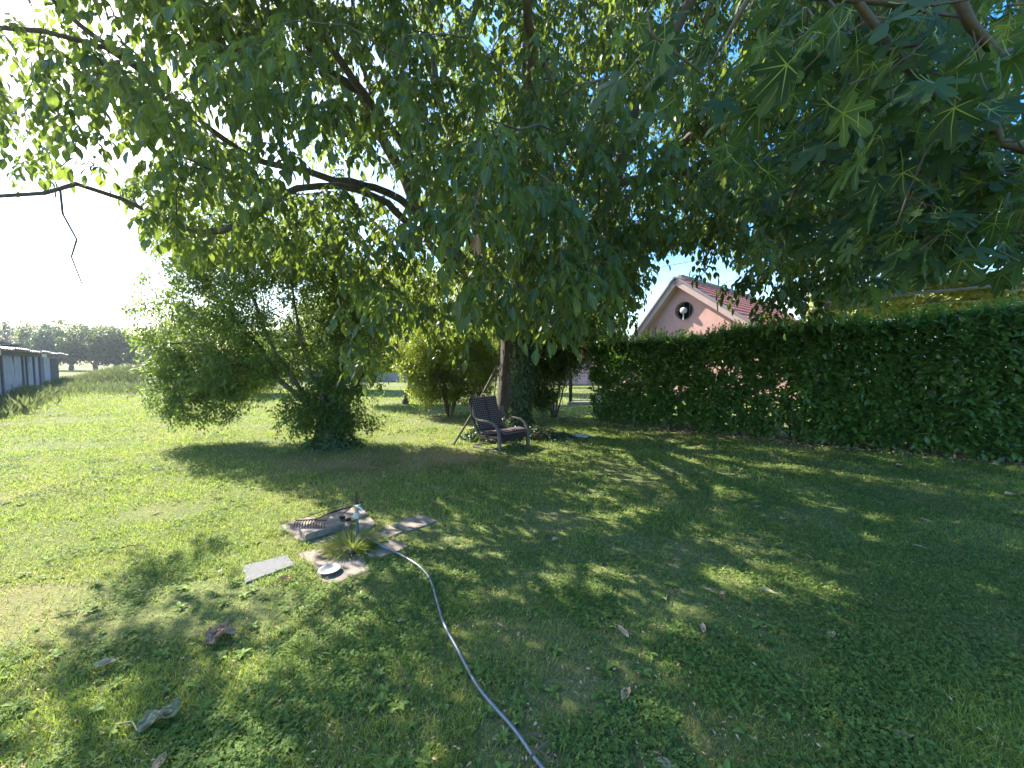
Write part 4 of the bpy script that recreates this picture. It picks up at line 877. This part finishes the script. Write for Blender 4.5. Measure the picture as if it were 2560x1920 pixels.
# pole leaning on walnut trunk
mb = MB(); A = gp(1133, 1112); B = Vector((-.33, 8.3, 1.45)); mb.tube(densify([tuple(A), tuple(A.lerp(B, .4)+Vector((.03, 0, 0))), tuple(B)], .1), .022, 7)
mb.tube(densify([tuple(A.lerp(B, .55)), tuple(A.lerp(B, .6)+Vector((-.1, 0, .06)))], .05), .012, 5)
tag(mb.build('leaning_pole', M['twig']), 'weathered pole leaning against the walnut trunk behind the chair', 'pole')
mb = MB(); mb.tube(densify([(-.42, 8.1, 0), (-.40, 8.12, .6), (-.33, 8.15, 1.2), (-.27, 8.18, 1.7), (-.24, 8.2, 2.3)], .1), .012, 6); tag(mb.build('bare_vine', M['bark']), 'bare brown vine stem climbing beside the walnut trunk', 'vine')
# brush pile
c = gp(1345, 1098); root = empty('brush_pile', c, 'heap of cut twigs and ivy right of the chair', 'brush pile')
mb = MB()
for i in range(110):
    a = np.array([c.x+rng.normal()*.16, c.y+rng.normal()*.14+.1, abs(rng.normal())*.12+.02]); d = rv(1)[0]*[.28, .25, .16]; mb.tube(np.array([a-d*.5, a+rng.normal(size=3)*.02+[0, 0, .03], a+d*.5]), rng.uniform(.003, .008), 4)
mb.tube(densify([(c.x+.15, c.y-.05, .3), (c.x+.24, c.y-.1, .2), (c.x+.22, c.y-.12, 0)], .05), .012, 6)
off(mb.build('twigs', M['twig'], root), root)
mb = MB(); n = 700; P = np.array([c.x, c.y+.1, .14])+rng.normal(size=(n, 3))*[.17, .14, .08]; P[:, 2] = np.abs(P[:, 2]); mb.leaves(T_IVY, P, rv(n), rv(n)+[0, 0, .5], rng.uniform(.03, .05, n), .8, rng.random(n)); off(mb.build('ivy', M['ivy'], root), root)
# white board
q_ = [gp(1405, 1083, .02), gp(1425, 1081, .02), gp(1472, 1091, .02), gp(1446, 1094, .02)]; mb = MB(); A = (q_[0]+q_[3])/2; mb.beam(gp(1405, 1085, .03), gp(1470, 1091, .03), .22, .025); tag(mb.build('white_board', M['white'], bevel=.003), 'white board lying on the lawn right of the brush pile', 'board')
for px, py, r_, lb in ((1418, 1100, .04, 'pale stone left of its pair before the white board'), (1428, 1102, .035, 'pale stone right of its pair before the white board')):
    c = gp(px, py); mb = MB(); n = 10; V = []
    for i in range(6):
        ph = math.pi*i/5
        for k in range(n):
            q_r = r_*(1+.2*math.sin(2.3*k+i*1.7)); V.append([c.x+q_r*math.sin(ph)*math.cos(k*2*math.pi/n)*1.2, c.y+q_r*math.sin(ph)*math.sin(k*2*math.pi/n), .02+r_*.7*math.cos(ph)])
    mb.add(V, [[i*n+k, (i+1)*n+k, (i+1)*n+(k+1) % n, i*n+(k+1) % n] for i in range(5) for k in range(n)]); tag(mb.build('stone', M['stone']), lb, 'stone', 'pale stones by the white board')

# ---------------------------------------------------------------- armchair
fL = gp(1247, 1134); fR = gp(1322, 1117); e_ = (fR-fL).normalized(); face = Vector((e_.y, -e_.x, 0)); cc = (fL+fR)/2-face*.30
chair = empty('lounge_chair', (cc.x, cc.y, 0), 'bentwood lounge chair with brown checked cushions under the walnut', 'chair')
chair.rotation_euler = (0, 0, math.atan2(-face.x, face.y))
def cbez(P, k=.03): return densify(P, k)
W = (fR-fL).length/2-.02
prof = [(-.028, -.011), (.028, -.011), (.028, .011), (-.028, .011)]
for sg in (-1, 1):
    mb = MB(); x = sg*W
    arm = cbez([(x, -.40, .70), (x, -.37, .58), (x, -.26, .52), (x, -.05, .51), (x, .12, .49), (x, .24, .42), (x, .29, .28), (x, .31, .12), (x, .305, .0)]); mb.sweep(arm, prof)
    mb.sweep(cbez([(x, .302, .018), (x, .05, .016), (x, -.2, .016), (x, -.40, .02)]), [(-.028, -.012), (.028, -.012), (.028, .012), (-.028, .012)])
    mb.build('arm', M['bentwood'], chair)
    mb = MB(); mb.sweep(cbez([(x-sg*.04, .28, .27), (x-sg*.04, 0, .22), (x-sg*.04, -.25, .22), (x-sg*.04, -.40, .38), (x-sg*.04, -.50, .62), (x-sg*.04, -.56, .88)]), [(-.014, -.025), (.014, -.025), (.014, .025), (-.014, .025)]); mb.build('side_rail', M['dark_wood'], chair)
    mb = MB(); mb.box((sg*W, .285, .12), (.05, .03, .24)); mb.build('leg', M['dark_wood'], chair)
mb = MB(); mb.box((0, .27, .235), (2*W-.06, .022, .10)); mb.box((0, -.22, .18), (2*W-.1, .03, .05)); mb.box((0, -.40, .03), (2*W-.05, .05, .02)); mb.build('cross_rail', M['dark_wood'], chair)
def cushion(name, path, halfw, th):
    P = densify(path, .03); t_ = np.gradient(P, axis=0); t_ /= np.linalg.norm(t_, axis=1)[:, None]; nrm = np.cross(t_, [1, 0, 0]); nrm *= np.where(nrm[:, 2:3] + nrm[:, 1:2] < 0, -1, 1)
    nu = 21; m_ = len(P); mb = MB(); ln = np.concatenate([[0], np.cumsum(np.linalg.norm(np.diff(P, axis=0), axis=1))])
    for side in (1, -1):
        V = []; U = []
        for i in range(m_):
            ev = min(1, min(i, m_-1-i)/2.5)**.5
            for j in range(nu):
                x = (j/(nu-1)*2-1); eu = max(0, 1-abs(x)**10)**.5; seam = 1-.35*math.exp(-(x/.05)**2)
                h = th/2*ev*eu*(seam if side > 0 else 1)*(1+.06*math.sin(i*.8)*math.cos(x*3))
                V.append(P[i]+np.array([x*halfw, 0, 0])+nrm[i]*h*side); U.append([x*halfw, ln[i]])
        Fc = [[i*nu+j, i*nu+j+1, (i+1)*nu+j+1, (i+1)*nu+j] for i in range(m_-1) for j in range(nu-1)]
        mb.add(V, Fc if side < 0 else [f[::-1] for f in Fc], uv=U)
    o = mb.build(name, M['cushion'], chair); return o
seat = cushion('seat', [(0, .34, .315), (0, .2, .33), (0, 0, .30), (0, -.2, .275), (0, -.30, .28)], W-.045, .09)
back_ = cushion('backrest', [(0, -.28, .30), (0, -.34, .42), (0, -.42, .60), (0, -.50, .78), (0, -.55, .90)], W-.045, .08)
for p_, pts in ((seat, [(0, .33, .345), (0, .2, .36), (0, 0, .33), (0, -.2, .305)]), (back_, [(0, -.27, .36), (0, -.315, .45), (0, -.38, .62), (0, -.46, .80), (0, -.52, .90)])):
    mb = MB(); mb.tube(densify(pts, .04), .005, 5); mb.build('seam', M['black'], p_)
# fallen leaf resting on the backrest top and seat
def dead_leaf(P, size, ang, label, mat='dead_leaf', curl=.5, group='fallen leaves on the lawn', lobes=False, tint=.6, name='fallen_leaf', tiltv=.3):
    mb = MB(); nu, nv = 7, 11; V = []; U = []
    for i in range(nv):
        v = i/(nv-1); w_ = (math.sin(math.pi*min(1, v*1.02))**.75)*.27*(1+.10*math.sin(v*17+ang)); 
        if lobes: w_ = .42*(.35+.65*abs(math.sin(v*math.pi*2.5+.4)))*math.sin(math.pi*v)**.4
        for j in range(nu):
            x = (j/(nu-1)*2-1); z = curl*abs(x)**1.6*w_*.9+.12*curl*math.sin(v*5+x*2+ang)+curl*.28*(v-.5)**2*2
            V.append([x*w_*(1-.25*curl*abs(x)), v-.5, z]); U.append([x/2+.5, v])
    V = np.array(V)*size; c_, s__ = math.cos(ang), math.sin(ang); V = V @ np.array([[c_, s__, 0], [-s__, c_, 0], [0, 0, 1]])
    V[:, 2] += tiltv*V[:, 1]*.5; V[:, 2] -= V[:, 2].min(); V += np.array(P)
    mb.add(V, [[i*nu+j, i*nu+j+1, (i+1)*nu+j+1, (i+1)*nu+j] for i in range(nv-1) for j in range(nu-1)], tint=tint, uv=U)
    a = V[nu//2]; dr = (V[nu//2]-V[3*nu+nu//2]); dr /= np.linalg.norm(dr); mb.tube(np.array([a, a+dr*size*.12, a+dr*size*.28+[0, 0, size*.02]]), size*.011, 4)
    return tag(mb.build(name, M[mat]), label, 'leaf', group)
GL = [(1390, 1350, .10, 1.9, 'tan leaf at the end of the thin curving twig', 'dead_leaf'), (1398, 1366, .07, .3, 'smaller curled leaf just below the tan leaf', 'dead_leaf'), (1558, 1582, .105, .5, 'pinkish tan leaf standing alone right of the hose', 'dead_leaf'),
 (1757, 1573, .085, 2.8, 'brown pointed leaf below the three small leaves', 'dead_leaf'), (1922, 1481, .12, 1.0, 'long pale yellow leaf in the middle of the right lawn', 'pale_leaf'), (2079, 1588, .085, 2.2, 'rounded pinkish leaf on the dark right lawn', 'dead_leaf'),
 (2261, 1839, .08, 1.4, 'reddish flat leaf near the bottom right corner', 'dead_leaf'), (1662, 1908, .085, 1.2, 'pale curled leaf cut by the bottom edge', 'pale_leaf'), (1564, 1738, .10, 2.4, 'long rusty frond in the bottom sunlit patch', 'dead_leaf'),
 (2021, 1391, .075, .2, 'small tan leaf left of the dark reddish leaf', 'dead_leaf'), (2174, 1408, .075, 1.6, 'dark reddish leaf on the right lawn', 'dead_leaf'), (2301, 1368, .11, 1.0, 'slender grey leaf on the far right lawn', 'pale_leaf'),
 (2313, 1301, .09, .6, 'twisted tan leaf above the slender grey leaf', 'dead_leaf'), (1957, 1297, .09, 1.8, 'flat tan leaf behind the small tan leaf', 'dead_leaf'), (1775, 1477, .07, .9, 'upper left of the three small leaves at a sun spot', 'dead_leaf'),
 (1807, 1483, .07, 2.0, 'upper right of the three small leaves at a sun spot', 'dead_leaf'), (1705, 1477, .055, .4, 'small dark red leaf left of the three', 'dead_leaf'), (1381, 1447, .05, 1.3, 'tiny pale leaf below the tan leaf and twig', 'pale_leaf'),
 (1691, 1417, .05, .6, 'white scrap of leaf at the grey twig foot', 'pale_leaf'), (1613, 1269, .07, 1.1, 'small orange leaf on the shaded middle lawn', 'dead_leaf'), (2530, 1238, .17, 1.3, 'large brown leaf at the right frame edge', 'dead_leaf'),
 (1893, 1267, .09, 1.9, 'thin pale leaf on the lawn before the hedge middle', 'pale_leaf'), (1615, 1158, .12, 1.0, 'brown leaf near the lawn centre before the hedge', 'dead_leaf'), (1898, 1128, .17, 1.5, 'large crumpled leaf close to the hedge foot', 'dead_leaf'),
 (1938, 1144, .17, .7, 'large crumpled leaf right of its twin by the hedge', 'dead_leaf'), (2255, 1165, .17, 1.2, 'wide brown leaf before the dark hedge end', 'dead_leaf'), (1744, 1119, .15, 2.0, 'brown leaf by the hedge foot, left of the crumpled pair', 'dead_leaf'),
 (1675, 1189, .12, .5, 'reddish leaf between the lawn centre and hedge', 'dead_leaf'), (382, 1230, .09, 1.2, 'whitish leaf on the sunny left lawn', 'pale_leaf'), (550, 1427, .07, .4, 'small whitish leaf left of the grey slab', 'pale_leaf'),
 (712, 1450, .12, 1.7, 'reddish brown leaf in front of the grey slab', 'dead_leaf'), (265, 1662, .12, 1.9, 'thin grey-brown leaf above the green-grey leaf', 'pale_leaf'), (398, 1910, .09, .2, 'brown leaf tip standing at the bottom left edge', 'dead_leaf'),
 (1044, 1380, .05, .3, 'tiny reddish leaf right of the hose bend', 'dead_leaf'), (1005, 1553, .07, 1.8, 'small rusty leaf just left of the hose', 'dead_leaf'), (1250, 1563, .05, 1.0, 'tiny brown leaf right of the hose middle', 'dead_leaf'), (1047, 1058, .12, .5, 'orange leaf on the sunlit grass left of the chair', 'dead_leaf'),
 (820, 1413, .06, .8, 'curled brown leaf behind the white dish', 'dead_leaf'), (1023, 1210, .09, 1.4, 'brown leaf behind the rightmost slab', 'dead_leaf'), (960, 1190, .08, .7, 'brown leaf on bare shaded soil behind the tap', 'dead_leaf')]
for px, py, s__, an, lb, mt in GL:
    dead_leaf(gp(px, py, .022), s__*.8, an, lb, mt, curl=rng.uniform(.15, .6), tint=rng.uniform(.35, 1) if 'red' not in lb else .15)
# the big dry fig leaves on the left
def big_leaf(cx, cy, parts, label, mat):
    mb = MB(); c = gp(cx, cy, .02); root = None; Vs = []
    for (dx, dy, sz, an) in parts:
        nu, nv = 13, 16
        for_ = []; U = []
        for i in range(nv):
            v = i/(nv-1); w_ = .36*max(0,math.sin(math.pi*min(1, v+.02)))**.5*(.72+.28*math.cos(v*19+an))
            for j in range(nu):
                x = j/(nu-1)*2-1; for_.append([x*w_, v, .3*abs(x)*w_+.08*math.sin(v*9+an*3)+.07*math.sin(x*5+v*5)+.05*math.sin(x*9-v*12)]); U.append([x/2+.5, v])
        V = np.array(for_)*sz; c_, s_2 = math.cos(an), math.sin(an); V = V @ np.array([[c_, s_2, 0], [-s_2, c_, 0], [0, 0, 1]]); V[:, 2] -= V[:, 2].min()-.002; V += [c.x+dx, c.y+dy, .02]
        mb.add(V, [[i*nu+j, i*nu+j+1, (i+1)*nu+j+1, (i+1)*nu+j] for i in range(nv-1) for j in range(nu-1)], uv=U, tint=.55+.2*rng.random())
    c2 = np.array([c.x+parts[0][0], c.y+parts[0][1], .04]); mb.tube(densify([c2, c2+[-.05, .03, .01], c2+[-.12, .03, -.005]], .03), .003, 5)
    return tag(mb.build('dry_fig_leaf', M[mat]), label, 'leaf', 'large dry leaves on the left lawn')
big_leaf(530, 1600, [(-.02, .0, .13, -1.2), (-.03, .0, .12, -.35), (-.02, .0, .09, -2.2)], 'big curled pinkish-brown leaf on the left lawn', 'dead_leaf')
M['olive_leaf'] = leaf_mat('olive_leaf', (.20, .18, .09), (.36, .33, .19), (.2, .2, .1), tf=.1, rough=.85, spec=.05, veins=False)
M['brown_leaf'] = leaf_mat('brown_leaf', (.26, .15, .09), (.44, .29, .19), (.2, .12, .08), tf=.1, rough=.85, spec=.05, veins=False)
bpy.data.objects['dry_fig_leaf'].data.materials[0] = M['brown_leaf']
big_leaf(385, 1815, [(-.03, -.04, .14, -.5), (-.04, -.03, .13, -.9), (-.02, -.04, .10, .2)], 'big folded grey-green leaf near the bottom left', 'olive_leaf')
# leaf on chair back
bw = chair.matrix_world if False else Matrix.Translation(chair.location) @ chair.rotation_euler.to_matrix().to_4x4()
dead_leaf(bw @ Vector((-.05, -.555, .925)), .13, 1.5, 'pale leaf lying on top of the chair backrest', 'pale_leaf', group=None, tint=1)

# ---------------------------------------------------------------- fig tree reaching in from the right
fb = Vector((3.9, .75, 0)); fig = empty('fig_tree', fb, 'fig tree with large lobed leaves reaching in at the upper right', 'tree')
def fig_template():
    th = np.linspace(-2.5, 2.5, 61); r = np.zeros_like(th)
    for a, ln, wd in ((0, 1.0, .30), (.80, .86, .28), (-.80, .86, .28), (1.62, .58, .36), (-1.62, .58, .36)): r = np.maximum(r, ln*np.exp(-((th-a)/wd)**4*.7)); 
    r = np.maximum(r, .36); r *= 1+.03*np.sin(th*31)
    V = [[0, 0, 0]]; 
    for f in (.5, 1.0):
        for a, q in zip(th, r):
            rr = q*f; V.append([rr*math.sin(a), rr*math.cos(a), -.22*rr*rr+.03*math.sin(a*5)*f])
    k = len(th); tri = [[0, 1+i+1, 1+i] for i in range(k-1)]; quad = [[1+i, 1+i+1, 1+k+i+1, 1+k+i] for i in range(k-1)]
    return np.array(V), [tri, quad], np.full((len(V), 2), .3)
T_FIG = fig_template()
vv = []; vf = []
for a, ln in ((0, .95), (.8, .8), (-.8, .8), (1.62, .5), (-1.62, .5)):
    b_ = len(vv); pr_ = None
    for q, w_ in ((0, .016), (.5, .011), (1, .003)):
        rr = q*ln; cx_, cy_ = rr*math.sin(a), rr*math.cos(a); nx_, ny_ = math.cos(a)*w_, -math.sin(a)*w_; z = -.22*rr*rr+.03*math.sin(a*5)*q
        vv += [[cx_-nx_, cy_-ny_, z-.010], [cx_+nx_, cy_+ny_, z-.010]]
    for i in range(2): vf.append([b_+2*i, b_+2*i+1, b_+2*i+3, b_+2*i+2])
b_ = len(vv)     # petiole
for y_, z_ in ((0, -.004), (-.35, .03), (-.8, .16)): vv += [[-.013, y_, z_], [.013, y_, z_], [0, y_, z_-.022]]
for i in range(2):
    for j in range(3): vf.append([b_+3*i+j, b_+3*i+(j+1) % 3, b_+3*i+3+(j+1) % 3, b_+3*i+3+j])
T_FV = (np.array(vv), [vf], np.full((len(vv), 2), .3))
flimbs = [([fb, (3.9, .9, 1.2), (3.5, 1.1, 2.2)], .09, .06),
 ([(3.5, 1.1, 2.2), tuple(at(2640, 390, 1.75)), tuple(at(2480, 310, 1.6)), tuple(at(2400, 288, 1.5)), tuple(at(2335, 230, 1.42)), tuple(at(2240, 140, 1.35)), tuple(at(2140, 0, 1.25))], .024, .011),
 ([(3.5, 1.1, 2.2), (3.0, 1.5, 3.0), tuple(at(2500, 140, 1.6)), tuple(at(2440, 50, 1.5)), tuple(at(2380, -40, 1.45))], .024, .014),
 ([tuple(at(2380, -40, 1.45)), tuple(at(2250, 0, 1.3)), tuple(at(2060, -8, 1.2)), tuple(at(1880, -20, 1.15))], .016, .010),
 ([(3.5, 1.1, 2.2), (3.6, 1.9, 2.6), tuple(at(2450, 560, 2.6)), tuple(at(2300, 590, 2.6))], .04, .012),
 ([(3.6, 1.9, 2.6), tuple(at(2430, 430, 2.3)), tuple(at(2220, 420, 2.2)), tuple(at(2050, 400, 2.2))], .03, .010),
 ([(3.5, 1.1, 2.2), (3.9, 1.6, 3.2), (3.2, 2.2, 4.0)], .04, .02)]
ft = []
for (x0, x1, y0, y1, Y0, Y1, n_) in ((2000, 2480, -80, 330, 1.1, 1.7, 32), (2150, 2600, 250, 640, 1.6, 2.6, 125), (1850, 2250, 250, 560, 2.0, 3.0, 50), (1600, 2050, -60, 250, 1.15, 1.8, 16), (2300, 2620, 540, 620, 2.2, 3.0, 14), (2080, 2300, 560, 720, 2.6, 3.2, 8), (2250, 2600, -50, 300, 1.7, 3, 10)):
    for _ in range(n_): ft.append(np.array(at(rng.uniform(x0, x1), rng.uniform(y0, y1), rng.uniform(Y0, Y1))))
for _ in range(60): ft.append(np.array([rng.uniform(2.2, 5), rng.uniform(-.8, 2), rng.uniform(2.3, 4.2)]))
ft = np.array(ft); fw, fd = branching(flimbs, ft, rt=.0035, sides=8, jit=.02, step=.2)
off(fw.build('branches', M['fig_bark'], fig), fig)
per = 3; ti = np.repeat(np.arange(len(ft)), per); n = len(ti)
D = rv(n)*[1, 1, .35]+[-.4, -.1, -.7]; P = ft[ti]+rv(n)*.07+D*.09; N = rv(n)*.75+[0, 0, .8]; S = rng.uniform(.06, .135, n); TT = rng.random(n)
mb = MB(); mb.leaves(T_FIG, P, D, N, S, 1.0, TT); off(mb.build('crown', M['fig_leaf'], fig), fig)
mb = MB(); mb.leaves(T_FV, P, D, N, S, 1.0, TT); off(mb.build('leaf_stalks', M['fig_vein'], fig), fig)

# ---------------------------------------------------------------- grass and clover
def inside(P, poly, m=0):
    x, y = P[:, 0], P[:, 1]; c = np.zeros(len(P), bool); n = len(poly); j = n-1
    for i in range(n):
        xi, yi = poly[i]; xj, yj = poly[j]
        k = ((yi > y) != (yj > y)) & (x < (xj-xi)*(y-yi)/(yj-yi+1e-12)+xi); c ^= k; j = i
    return c
def lawn_points(n, y0, y1):
    Y_ = np.exp(rng.uniform(math.log(y0), math.log(y1), n)); X_ = rng.uniform(-1.5, 1.5, n)*(Y_+.35); P = np.stack([X_, Y_, 0*X_], 1)
    k = np.ones(n, bool)
    for po in slab_polys:
        cx_ = sum(q[0] for q in po)/len(po); cy_ = sum(q[1] for q in po)/len(po)
        k &= ~inside(P+rng.normal(size=P.shape)*.012, [(cx_+(q[0]-cx_)*.9, cy_+(q[1]-cy_)*.9) for q in po])
    hrel = (P-np.array(hA)); vh = hrel @ np.array(hn); uh = hrel @ np.array(hd); k &= ~((vh < D_H/2+.1) & (uh > 0) & (vh > -3))
    return P[k]
def blades(P, hgt, wdt, tint, lean=.5):
    n = len(P); a = rng.uniform(0, 2*math.pi, n); d = np.stack([np.cos(a), np.sin(a), 0*a], 1); b2 = rng.uniform(0, 2*math.pi, n); s = np.stack([np.cos(b2), np.sin(b2), 0*a], 1)
    ln = (lean*rng.uniform(.2, 1.3, n)*hgt)[:, None]; h = hgt[:, None]*np.array([0, 0, 1.]); w2 = (wdt/2)[:, None]*s
    V = np.stack([P-w2, P+w2, P+h*.55+d*ln*.35+w2*.8, P+h*.55+d*ln*.35-w2*.8, P+h*.95+d*ln], 1)
    o = (np.arange(n)*5)[:, None]; mb = MB(); mb.add(V.reshape(-1, 3), o+np.array([[0, 1, 2, 3]]), tint=np.repeat(tint, 5)); mb.FI.append((o+np.array([[3, 2, 4]])).ravel()); mb.FS.append(np.full(n, 3)); mb.M.append(np.zeros(n, int)); mb.sm.append(np.full(n, True)); return mb
P = lawn_points(430000, 1.2, 24); n = len(P); Y_ = P[:, 1]
pn = noise2(P[:, 0], P[:, 1], .55)*.6+noise2(P[:, 0], P[:, 1], .18)*.4
sc_ = np.maximum(1, Y_/2.6); hg_ = (.016+.036*rng.random(n)**1.5*(.5+pn))*np.minimum(1.5, .8+Y_*.06); P[:, 2] = -.002
soil_ = np.clip(1.5-1.5*np.hypot((P[:, 0]+1.9)/2.8, (P[:, 1]-6.0)/1.1), 0, 1); keep = (rng.random(n) < np.clip(.35+1.2*pn, .3, 1)) & (rng.random(n) > .72*soil_) & (rng.random(n) > .75*(noise2(P[:, 0]+40, P[:, 1]*1.7+9, 1.3) > .72)); P, hg_, sc_, pn = P[keep], hg_[keep], sc_[keep], pn[keep]; n = len(P)
gm = blades(P, hg_, .0036*sc_, np.clip(.55+.6*(pn-.5)+rng.normal(size=n)*.36, 0, 1), 1.0)
tag(gm.build('grass', M['grass']), 'short mown grass of the lawn', 'grass', kind='stuff')
# dry blades mixed in
P = lawn_points(60000, 1.2, 16); n = len(P); pn = noise2(P[:, 0]+7, P[:, 1]+3, .5); k = pn > .45+.25*rng.random(n); P = P[k]; n = len(P)
gm = blades(P, .012+.022*rng.random(n), .0025*np.maximum(1, P[:, 1]/2.6), rng.random(n), 1.6)
tag(gm.build('dry_blades', M['straw']), 'dry straw-coloured blades mixed through the lawn', 'grass', kind='stuff')
# clover
P = lawn_points(230000, 1.2, 12); n = len(P); f = noise2(P[:, 0]+20, P[:, 1]+5, .5)*.65+noise2(P[:, 0], P[:, 1]+50, .16)*.35
side = np.clip((P[:, 0]-.0)/1.5, -1, .6)*.14-.02*np.maximum(0, P[:, 1]-4); k = f+side > .42+.2*rng.random(n); P = P[k]; n = len(P)
P[:, 2] = rng.uniform(.012, .036, n); cl = MB(); r_ = rng.uniform(.004, .0082, n)*np.maximum(1, P[:, 1]/3.2); tl = rng.normal(size=(n, 2))*.35; a0 = rng.uniform(0, 6.28, n); tt = rng.random(n)*.7
for k3 in range(3):
    a = a0+k3*2.094; c, s = np.cos(a), np.sin(a)
    def pt(fr, sd):
        x = (c*fr-s*sd)*r_; y = (s*fr+c*sd)*r_; return P+np.stack([x, y, x*tl[:, 0]+y*tl[:, 1]], 1)
    V = np.stack([pt(0, 0), pt(.7, -.62), pt(1.25, -.4), pt(1.25, .4), pt(.7, .62)], 1); cl.add(V.reshape(-1, 3), (np.arange(n)*5)[:, None]+np.array([[0, 1, 2, 3, 4]]), tint=np.repeat(tt, 5))
tag(cl.build('clover', M['clover']), 'low clover patches spread through the lawn', 'clover', kind='stuff')
# crumbs of dead leaf and twig lying between the blades
P = lawn_points(9000, 1.2, 14); n = len(P); P[:, 2] = rng.uniform(.008, .03, n); lt = MB(); lt.leaves(T_LO, P, rv(n)*[1, 1, .15], rv(n)*.5+[0, 0, 1], rng.uniform(.008, .024, n)*np.maximum(1, P[:, 1]/4), rng.uniform(.3, 1, n), rng.random(n))
tag(lt.build('lawn_litter', M['dead_leaf']), 'tiny brown crumbs of leaf strewn over the whole lawn', 'leaf litter', kind='stuff')
# broad-leaved weeds: rosettes of plantain and daisy leaves
P = lawn_points(1100, 1.2, 9); n = len(P); k = 7; a = (np.arange(n*k)*2.4)+rng.random(n*k); Q = np.repeat(P, k, 0)+[0, 0, .012]; br = MB()
br.leaves(leaf_template(.45, .2, .3, True), Q, np.stack([np.cos(a), np.sin(a), rng.uniform(.15, .7, n*k)], 1), np.stack([-np.cos(a)*.3, -np.sin(a)*.3, np.ones(n*k)], 1), np.repeat(rng.uniform(.025, .06, n), k)*rng.uniform(.6, 1, n*k), 1.0, rng.random(n*k))
tag(br.build('broadleaf_weeds', M['clover']), 'flat rosettes of broad-leaved weeds among the grass', 'weeds', kind='stuff')
# tufts
def tuft(px, py, rad, n, h, label, mat='grass'):
    c = gp(px, py); a = rng.uniform(0, 6.28, n); r = rad*np.sqrt(rng.random(n)); P = np.stack([c.x+r*np.cos(a), c.y+r*np.sin(a), 0*a], 1)
    mb = MB(); d = np.stack([np.cos(a), np.sin(a), 0*a], 1)*(.3+.9*(r/rad))[:, None]+rv(n)*.3+[0, 0, 1.0]
    mb.leaves(leaf_template(.05, .2, .45, True), P, d, np.stack([-np.cos(a), -np.sin(a), np.ones(n)], 1), rng.uniform(.5, 1, n)*h, 1.0, rng.uniform(.1, .8, n)); return tag(mb.build('grass_tuft', M[mat]), label, 'grass tuft', 'long grass tufts')
tuft(880, 1368, .17, 900, .15, 'long grass tuft round the foot of the tap')
tuft(770, 1362, .07, 120, .07, 'short weedy tuft between the raised slab and the brownish slab')
tuft(690, 1335, .06, 120, .08, 'grass tuft at the left corner of the slabs')
tuft(770, 1635, .05, 60, .12, 'light green long-bladed tuft on the lower left lawn')
tuft(1478, 1495, .09, 90, .11, 'long-bladed dark tuft right of the hose')
tuft(640, 1790, .05, 50, .10, 'long-bladed tuft near the bottom, left of the hose')

# ---------------------------------------------------------------- thin haze over the far trees, also added to imitate lens glare
hz = MB(); hz.box((60, 110, 14), (330, 260, 34)); m = bpy.data.materials.new('haze'); m.use_nodes = True; t = m.node_tree; t.nodes.clear()
o_ = t.nodes.new('ShaderNodeOutputMaterial'); pv = t.nodes.new('ShaderNodeVolumePrincipled'); pv.inputs['Density'].default_value = .00045; pv.inputs['Anisotropy'].default_value = .45; pv.inputs['Color'].default_value = (.8, .88, 1, 1)
t.links.new(pv.outputs[0], o_.inputs['Volume']); ho = hz.build('haze', m); ho['kind'] = 'stuff'
